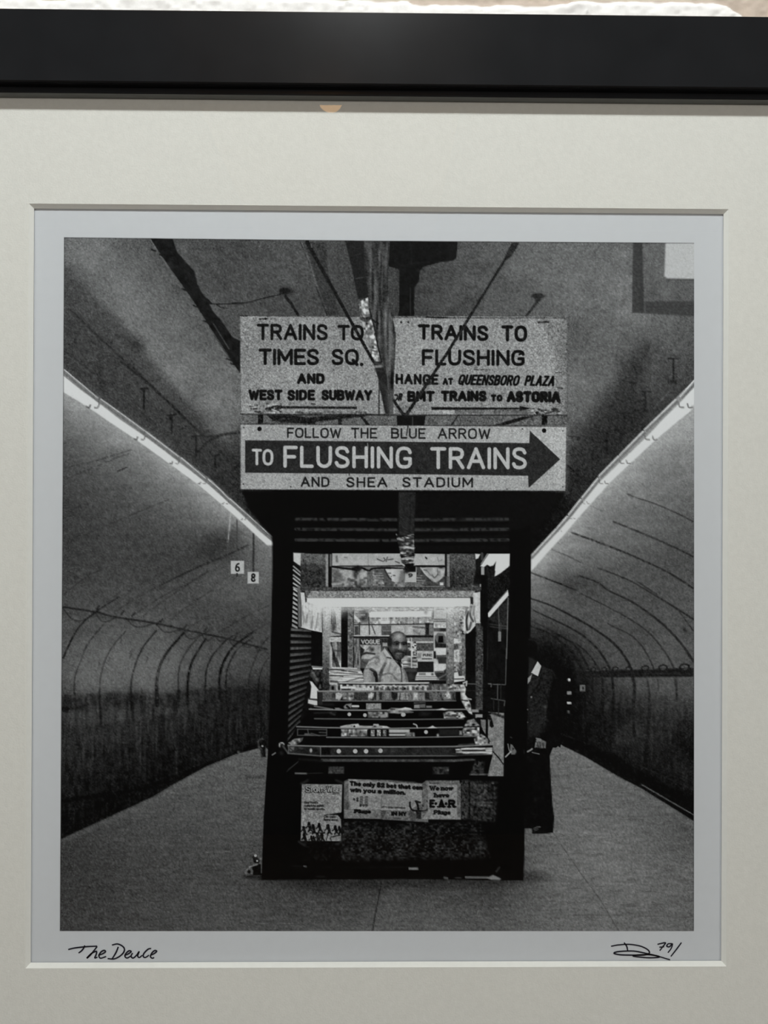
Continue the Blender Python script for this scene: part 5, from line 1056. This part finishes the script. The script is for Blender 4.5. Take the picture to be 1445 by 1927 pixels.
# ---------------------------------------------------------------- whitewashed brick wall behind the picture
def brick_wall():
    nr = np.random.RandomState(5)
    def sn(a, b, h, w):
        return up(nr.randn(a, b), h, w)
    def grid(x0, x1, z0, z1, nx, nz):
        xs = np.linspace(x0, x1, nx); zs = np.linspace(z0, z1, nz)
        X, Z = np.meshgrid(xs, zs)
        cz = MID_Z - CAM[1] + 0.3000                                   # height of the joint that shows above the frame
        px = CX + (X - CAM[0]) * F / 0.453                             # where along the joint we are
        jz = (Z - cz + 0.0065) / 0.078; row = np.floor(jz + .5)
        big = sn(int((z1 - z0) / .02) + 4, int((x1 - x0) / .02) + 4, nz, nx); fine = sn(int((z1 - z0) / .0025) + 4, int((x1 - x0) / .003) + 4, nz, nx); mid = sn(int((z1 - z0) / .006) + 4, int((x1 - x0) / .008) + 4, nz, nx)
        dz = np.abs(jz - row) * 0.078                                  # distance to the nearest bed joint
        half = 0.0105 + 0.0016 * big + 0.0010 * mid                    # half width of the slopped joint
        knots = np.array([(-400, .0), (40, .4), (82, .4), (90, -1.3), (135, -1.3), (145, .5), (300, 1.5), (640, 1.2), (700, .1), (780, .1), (792, -1.7), (955, -2.0), (985, -1.5), (1040, -1.3), (1085, -.2), (1110, 1.2), (1360, 1.2), (1392, -1.2), (1425, -8.0), (1460, -9), (1600, 0)])
        lift = np.interp(px, knots[:, 0], knots[:, 1]) * 0.001
        near = (row == 0) & (Z > cz - 0.0065) & (np.abs(X) < 0.45)
        half = np.where(near, 0.0065 + 0.0030 + lift + 0.0004 * mid, half)
        ph = (X + (row % 2) * 0.105) / 0.21; dx = np.abs(ph - np.round(ph)) * 0.21
        half_v = 0.009 + 0.002 * big
        d = np.minimum(dz - half, np.where(near, 1, dx - half_v))
        white = np.clip(0.5 - d / 0.0008, 0, 1)
        depth = -0.004 * np.clip(0.5 - d / 0.006, 0, 1) - 0.0003 * mid * white - 0.00035 * fine - .0002 * big
        Y = 0.004 + depth
        return X, Y, Z, white, fine, mid
    V, Fc, col = [], [], []
    n0 = 0
    tiles = [(-2.5, 2.5, 0.0, 1.70, 260, 90), (-2.5, -0.5, 1.70, 2.00, 110, 26), (0.5, 2.5, 1.70, 2.00, 110, 26), (-0.5, 0.5, 1.70, 2.00, 900, 300), (-2.5, 2.5, 2.00, 3.0, 260, 60)]
    for t in tiles:
        X, Y, Z, wt, fine, mid = grid(*t)
        nz, nx = X.shape
        V.append(np.stack([X, Y, Z], -1).reshape(-1, 3))
        tan = np.array([0.50, 0.42, 0.35]) * (1 + 0.06 * mid[..., None]); wh = np.array([0.82, 0.81, 0.785]) * (1 + 0.012 * fine[..., None])
        speck = (fine > 2.6)[..., None]
        cc = tan * (1 - wt[..., None]) + wh * wt[..., None]
        cc = np.where(speck, cc * 0.7, cc)
        col.append(np.concatenate([np.clip(cc, 0, 1), np.ones((nz, nx, 1))], -1).reshape(-1, 4))
        idx = n0 + np.arange(nx * nz).reshape(nz, nx)
        Fc.append(np.stack([idx[:-1, :-1], idx[:-1, 1:], idx[1:, 1:], idx[1:, :-1]], -1).reshape(-1, 4))
        n0 += nx * nz
    return grid_mesh('wall_back', np.concatenate(V), np.concatenate(Fc), np.concatenate(col), 'finish')


def grid_mesh(name, v, f, col, attr):
    me = bpy.data.meshes.new(name)
    me.vertices.add(len(v)); me.vertices.foreach_set('co', np.ascontiguousarray(v, np.float32).ravel())
    me.loops.add(len(f) * 4); me.loops.foreach_set('vertex_index', np.ascontiguousarray(f, np.int32).ravel())
    me.polygons.add(len(f)); me.polygons.foreach_set('loop_start', np.arange(0, len(f) * 4, 4, dtype=np.int32))
    a = me.color_attributes.new(attr, 'FLOAT_COLOR', 'POINT'); a.data.foreach_set('color', np.ascontiguousarray(col, np.float32).ravel())
    me.update(calc_edges=True)
    o = bpy.data.objects.new(name, me); C.objects.link(o)
    return o


def attr_mat(name, attr, rough, spec, mottle):
    m = bpy.data.materials.new(name); m.use_nodes = True
    nt = m.node_tree; b = nt.nodes['Principled BSDF']; b.inputs['Roughness'].default_value = rough; b.inputs['Specular IOR Level'].default_value = spec
    a = nt.nodes.new('ShaderNodeAttribute'); a.attribute_name = attr
    tc = nt.nodes.new('ShaderNodeTexCoord'); n = nt.nodes.new('ShaderNodeTexNoise'); n.inputs['Scale'].default_value = mottle[0]; n.inputs['Detail'].default_value = 3
    r = nt.nodes.new('ShaderNodeMapRange'); r.inputs[1].default_value = .25; r.inputs[2].default_value = .75; r.inputs[3].default_value = 1 - mottle[1]; r.inputs[4].default_value = 1 + mottle[1]
    x = nt.nodes.new('ShaderNodeMix'); x.data_type = 'RGBA'; x.blend_type = 'MULTIPLY'; x.inputs[0].default_value = 1
    nt.links.new(tc.outputs['Object'], n.inputs['Vector']); nt.links.new(n.outputs[0], r.inputs[0])
    nt.links.new(a.outputs['Color'], x.inputs[6]); nt.links.new(r.outputs[0], x.inputs[7]); nt.links.new(x.outputs[2], b.inputs['Base Color'])
    return m


bw = struct(brick_wall()); bw.data.materials.append(attr_mat('whitewashed_brick', 'finish', 0.75, 0.2, (900, 0.03)))

# ---------------------------------------------------------------- the framed photograph
pic = empty('framed_photograph', (0, 0, MID_Z), 'black wooden frame with off-white mat around a black-and-white subway newsstand photograph', 'picture')
CAMZ = MID_Z - CAM[1]
LIP_D, LIP_Z = 0.006, CAMZ + 0.2328                 # lip stands this far in front of the mat; height of its lower edge
TOPM = LIP_Z - (MID_Z + WIN_H / 2)
SX0, SX1, SZ0, SZ1 = -WIN_W / 2 - TOPM, WIN_W / 2 + TOPM, MID_Z - WIN_H / 2 - TOPM * 1.12, LIP_Z
FACE_Y = MAT_Y - 0.0105
black_paint = mat('satin_black', (0.012, 0.0125, 0.0135), 0.16, 0.22, (35, 0.12, 3))
lip_bounce = mat('sight_edge_black', (0.11, 0.115, 0.108), 0.5, 0.4)  # lip underside coloured lighter to paint in bounce from the mat
PROF = [(0.0, MAT_Y - 0.0012), (0.0, MAT_Y - LIP_D), (0.0004, MAT_Y - LIP_D - .0004), (0.0028, MAT_Y - LIP_D - .0004), (0.0031, MAT_Y - LIP_D + .0012), (0.0039, MAT_Y - LIP_D + .0012),
        (0.0040, FACE_Y + .0006), (0.0046, FACE_Y), (0.0436, FACE_Y), (0.0442, FACE_Y + .0006), (0.0444, FACE_Y + .0016), (0.0444, -0.0035), (0.010, -0.0035), (0.010, MAT_Y - 0.0012)]


def frame_rail(side):
    def corner(u, sx, sz):
        return ((SX1 + u) if sx > 0 else (SX0 - u), (SZ1 + u) if sz > 0 else (SZ0 - u))
    ends = {'t': ((-1, 1), (1, 1)), 'b': ((1, -1), (-1, -1)), 'l': ((-1, -1), (-1, 1)), 'r': ((1, 1), (1, -1))}[side]
    v, f = [], []
    n = len(PROF)
    for e in ends:
        for u, y in PROF:
            x, z = corner(u, *e); v.append((x, y, z - MID_Z))
    for i in range(n):
        j = (i + 1) % n
        f.append((i, n + i, n + j, j))
    f += [tuple(range(n)), tuple(range(2 * n - 1, n - 1, -1))]
    o = obj('frame_rail', v, f, black_paint, pic)
    o.data.materials.append(lip_bounce)
    o.data.polygons[0].material_index = 1
    bm = bmesh.new(); bm.from_mesh(o.data); bmesh.ops.recalc_face_normals(bm, faces=bm.faces); bm.to_mesh(o.data); bm.free()
    return o


for s_ in 'tblr':
    frame_rail(s_)
# mat board with its bevelled window
board = mat('mat_board', (0.69, 0.682, 0.65), 0.85, 0.12, (420, 0.03, 4), (950, 0.35, 0.0004))
core = mat('bevel_core', (0.78, 0.775, 0.74), 0.8, 0.15, (300, 0.02, 2))
BW, BT = 0.0021, 0.0020
ox0, ox1, oz0, oz1 = SX0 - .006, SX1 + .006, SZ0 - .006 - MID_Z, SZ1 + .006 - MID_Z
wx, wz = WIN_W / 2, WIN_H / 2
v = [(ox0, MAT_Y, oz0), (ox1, MAT_Y, oz0), (ox1, MAT_Y, oz1), (ox0, MAT_Y, oz1), (-wx, MAT_Y, -wz), (wx, MAT_Y, -wz), (wx, MAT_Y, wz), (-wx, MAT_Y, wz)]
v += [(x, MAT_Y + BT, z) for x, y, z in v[:4]] + [(-wx + BW, MAT_Y + BT, -wz + BW), (wx - BW, MAT_Y + BT, -wz + BW), (wx - BW, MAT_Y + BT, wz - BW), (-wx + BW, MAT_Y + BT, wz - BW)]
f = [(0, 1, 5, 4), (1, 2, 6, 5), (2, 3, 7, 6), (3, 0, 4, 7), (8, 12, 13, 9), (9, 13, 14, 10), (10, 14, 15, 11), (11, 15, 12, 8), (0, 8, 9, 1), (1, 9, 10, 2), (2, 10, 11, 3), (3, 11, 8, 0)]
mb = obj('mat_board', v, f, board, pic)
bevel = obj('bevelled_window_edge', v[4:8] + v[12:16], [(0, 1, 5, 4), (1, 2, 6, 5), (2, 3, 7, 6), (3, 0, 4, 7)], core, mb)
bevel['label'] = 'bright white bevelled cut edge of the mat window'
# backing and glass
boxes('backing_board', [(SX0 - .009, -0.0125, SZ0 - .009 - MID_Z, SX1 + .009, -0.0045, SZ1 + .009 - MID_Z)], mat('brown_board', (0.30, 0.2, 0.12), 0.8, 0.1, (60, .1, 3)), pic)
boxes('glass_pane', [(SX0 - .008, MAT_Y - 0.0011, SZ0 - .008 - MID_Z, SX1 + .008, MAT_Y - 0.0001, SZ1 + .008 - MID_Z)], glass_pane_m, pic)

# the print: paper sheet, then the printed picture
PR_Y = MAT_Y + BT + 0.0007
paper_m = mat('photo_paper', (0.585, 0.605, 0.64), 0.55, 0.15, (200, 0.012, 2))
sheet = boxes('photographic_print', [(-wx - .012, PR_Y, -wz - .012, wx + .012, PR_Y + .0004, wz + .012)], paper_m, pic)
sheet['label'] = 'white-bordered black-and-white print of a newsstand on a subway platform'
PAPER = np.array([0.585, 0.605, 0.64])


def lin(v):
    v = np.clip(v, 0, 255) / 255.0
    return np.where(v <= 0.04045, v / 12.92, ((v + 0.055) / 1.055) ** 2.4)


def print_meshes():
    tone = final_tone()
    ys, xs = np.mgrid[0:PH, 0:PW].astype(np.float32); X = xs + PX0; Y = ys + PY0
    quad = np.array([(120.5, 446.5), (714, 453), (1308.5, 457), (1305.5, 1760.3), (112.5, 1760)])
    c = np.clip(0.5 - sdf(quad, X, Y) / 1.2, 0, 1)
    # brightness of blank paper as it hangs in this light, to turn tones seen into ink on paper
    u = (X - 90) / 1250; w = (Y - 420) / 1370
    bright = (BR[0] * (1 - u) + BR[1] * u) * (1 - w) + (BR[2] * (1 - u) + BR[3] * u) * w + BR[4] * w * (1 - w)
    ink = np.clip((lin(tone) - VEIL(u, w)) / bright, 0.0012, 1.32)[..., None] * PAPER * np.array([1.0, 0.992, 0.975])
    col = ink * c[..., None] + PAPER * (1 - c[..., None])
    col = np.concatenate([col, np.ones((PH, PW, 1))], -1)
    B = 16
    nb_y, nb_x = (PH - 1) // B, (PW - 1) // B
    fine = np.zeros((nb_y, nb_x), bool)
    for x0, y0, x1, y1 in ((450, 592, 1070, 926), (540, 1036, 962, 1462), (562, 1466, 872, 1602), (430, 1050, 490, 1102), (990, 1240, 1060, 1430), (640, 456, 745, 592), (100, 440, 128, 1770), (1296, 440, 1316, 1770), (100, 440, 1316, 464), (100, 1752, 1316, 1770), (460, 1380, 512, 1655)):
        fine[max(0, (y0 - PY0) // B):(y1 - PY0) // B + 1, max(0, (x0 - PX0) // B):(x1 - PX0) // B + 1] = True
    ci, cj, cs = [], [], []
    for st, want in ((1, True), (2, False)):
        jj, ii = np.mgrid[0:nb_y * B:st, 0:nb_x * B:st]
        ok = fine[jj // B, ii // B] == want
        ci.append(ii[ok]); cj.append(jj[ok]); cs.append(np.full(ok.sum(), st))
    ci = np.concatenate(ci); cj = np.concatenate(cj); cs = np.concatenate(cs)
    inside = (c[cj, ci] > .02) | (c[cj + cs, ci + cs] > .02) | (c[cj + cs, ci] > .02) | (c[cj, ci + cs] > .02)
    ci, cj, cs = ci[inside], cj[inside], cs[inside]
    idc = ids[cj + cs // 2, ci + cs // 2]
    pm = attr_mat('silver_print', 'tone', 0.5, 0.06, (1500, 0.03))
    names = {TUNNEL: ('printed_tunnel', 'printed grey tunnel vault and ceiling'), FLOOR: ('printed_platform', 'printed grey platform floor'), LAMP_L: ('printed_lamp_row', 'printed row of glowing tubes along the left vault'), LAMP_R: ('printed_lamp_row', 'printed row of glowing tubes along the right vault'),
             SIGN: ('printed_destination_sign', 'printed two-panel sign with train directions and arrows'), ARROW: ('printed_arrow_sign', 'printed sign with a big dark arrow pointing right'), PIPE: ('printed_pole', 'printed peeling pole crossing the signs'), STAND: ('printed_newsstand', 'printed dark newsstand with a lit opening'),
             VENDOR: ('printed_vendor', 'printed person in a light shirt behind the counter'), RIDER: ('printed_passenger', 'printed person in a dark suit and white collar beside the newsstand'), POSTER_A: ('printed_poster', 'printed tall sheet with tiny sports figures'), POSTER_B: ('printed_poster', 'printed wide sheet about a two dollar bet'),
             POSTER_C: ('printed_poster', 'printed small sheet about ear plugs'), PLATE_A: ('printed_number_plate', 'printed hanging plate with a six'), PLATE_B: ('printed_number_plate', 'printed hanging plate with an eight'), HANGER: ('printed_hanger', 'printed dark hanging post and tie rods'), BOX: ('printed_light_box', 'printed hanging box with a white panel in the upper corner'), FRAY: ('printed_frayed_end', 'printed ragged pole end hanging before the newsstand opening'), DISPLAY: ('printed_display_counter', 'printed stepped counter of glass bins')}
    for k, (nm, lab) in names.items():
        s = idc == k
        i, j, t = ci[s], cj[s], cs[s]
        key = np.stack([j * PW + i, (j + t) * PW + i, (j + t) * PW + i + t, j * PW + i + t], -1)
        uq, inv = np.unique(key.ravel(), return_inverse=True)
        vi, vj = uq % PW, uq // PW
        v = at(vi + PX0, vj + PY0, PR_Y - 0.00012); v[:, 2] -= MID_Z
        o = grid_mesh(nm, v, inv.reshape(-1, 4), col[vj, vi], 'tone')
        o.data.materials.append(pm); o.parent = sheet; o['label'] = lab


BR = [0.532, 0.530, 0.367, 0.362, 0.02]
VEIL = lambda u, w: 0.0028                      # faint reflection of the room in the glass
print_meshes()

# handwriting on the lower border
ink_m = mat('pen_ink', (0.012, 0.012, 0.022), 0.5, 0.2)


def pen(name, strokes, ox, oy, s, w, label):
    v, f = [], []
    for st in strokes:
        p = np.array(st, float)
        p = (spline(p, 8) if len(p) > 2 else p) / s + np.array([ox, oy])
        d = np.gradient(p, axis=0); d /= np.hypot(d[:, 0], d[:, 1])[:, None] + 1e-9
        nrm = np.stack([-d[:, 1], d[:, 0]], -1)
        ww = w * (0.75 + 0.25 * np.sin(np.linspace(0.5, 2.8, len(p))))[:, None] / 2
        n = len(v)
        pts = np.stack([p + nrm * ww, p - nrm * ww], 1).reshape(-1, 2)
        q = at(pts[:, 0], pts[:, 1], PR_Y - 0.0002); q[:, 2] -= MID_Z
        v += [tuple(a) for a in q]
        f += [(n + 2 * i, n + 2 * i + 1, n + 2 * i + 3, n + 2 * i + 2) for i in range(len(p) - 1)]
    o = obj(name, v, f, ink_m, sheet); o['label'] = label
    return o


pen('handwritten_title', [[(302, 882), (340, 873), (400, 866), (470, 862)], [(398, 858), (390, 876), (376, 892), (362, 902)], [(470, 864), (448, 892), (428, 916), (410, 932), (430, 910), (448, 898), (466, 893), (464, 910), (456, 930), (472, 926)],
    [(476, 915), (500, 907), (518, 894), (508, 887), (490, 898), (480, 918), (490, 932), (522, 922)], [(592, 866), (578, 900), (556, 936)], [(555, 856), (590, 850), (622, 868), (626, 892), (604, 918), (568, 936), (530, 934)],
    [(628, 916), (650, 907), (666, 894), (655, 889), (638, 902), (630, 920), (642, 931), (664, 920)], [(674, 902), (666, 920), (678, 931), (700, 912), (712, 894), (704, 918), (714, 928), (730, 915)], [(782, 876), (764, 880), (742, 902), (736, 920), (748, 928), (770, 914)],
    [(776, 916), (798, 906), (814, 892), (802, 888), (786, 902), (778, 922), (788, 932), (800, 928)]], 30, 1500, 3.074, 2.9, 'handwritten title in black ink on the left of the border')
pen('signature', [[(600, 803), (640, 796), (700, 793), (760, 803), (798, 822), (806, 840), (780, 850), (720, 851), (650, 849), (616, 841), (640, 832), (720, 829), (790, 842), (862, 860), (800, 865), (718, 856), (760, 849), (830, 852), (918, 876)], [(670, 783), (684, 803), (690, 827)]], 940, 1500, 2.861, 2.7, 'looping signature in black ink on the right of the border')
pen('edition_number', [[(850, 793), (870, 788), (893, 785), (878, 806), (862, 827)], [(860, 808), (886, 806)], [(928, 789), (908, 790), (900, 802), (914, 806), (930, 790), (924, 814), (906, 838)], [(979, 783), (955, 816), (922, 858)]], 940, 1500, 2.861, 2.6, 'handwritten 79 and slash in black ink')

# ---------------------------------------------------------------- lamps of the room
lamp_black = mat('lamp_black', (0.02, 0.02, 0.02), 0.4, 0.5)


def glow(name, col, e):
    m = bpy.data.materials.new(name); m.use_nodes = True; b = m.node_tree.nodes['Principled BSDF']
    b.inputs['Base Color'].default_value = (0.8, 0.8, 0.8, 1); b.inputs['Emission Color'].default_value = (*col, 1); b.inputs['Emission Strength'].default_value = e
    return m


def spotlight(name, loc, aim, label, gm, k=1.0, zc=ZC):
    t = empty(name, (loc[0], loc[1], zc), label, 'lamp')  # k scales the lamp head
    d = (Vector(aim) - Vector(loc)).normalized(); l = Vector(loc) - Vector((loc[0], loc[1], zc))
    lathe('ceiling_rose', [(0.04, -0.02), (0.045, -0.015), (0.045, -0.0005)], lamp_black, t)
    lathe('stem', [(0.008, min(l.z + 0.05 * k, -0.02)), (0.008, -0.018)], lamp_black, t, 16)
    h = lathe('lamp_shade', [(k * r, k * z) for r, z in ((0.035, -0.16), (0.06, -0.10), (0.07, 0.0), (0.066, 0.0), (0.056, -0.098), (0.03, -0.15))], lamp_black, t, 32, d); h.location = l - Vector(d) * 0.02
    g = lathe('bulb_face', [(k * 0.01, -0.035 * k), (k * 0.055, -0.03 * k)], gm, t, 32, d); g.location = l - Vector(d) * 0.02
    return t


spotlight('ceiling_spotlight', SPOT, (0, 0, 1.6), 'black ceiling spotlight aimed at the framed photograph', glow('cool_bulb', (1, .98, .94), 3))
spotlight('ceiling_spotlight', (-0.155, -2.08, 2.90), (-0.155, -1.7, 2.2), 'black ceiling spotlight with a warm bulb farther back in the room', glow('warm_bulb', (1.0, 0.52, 0.15), 5.5), 0.7, ZC - 0.04)
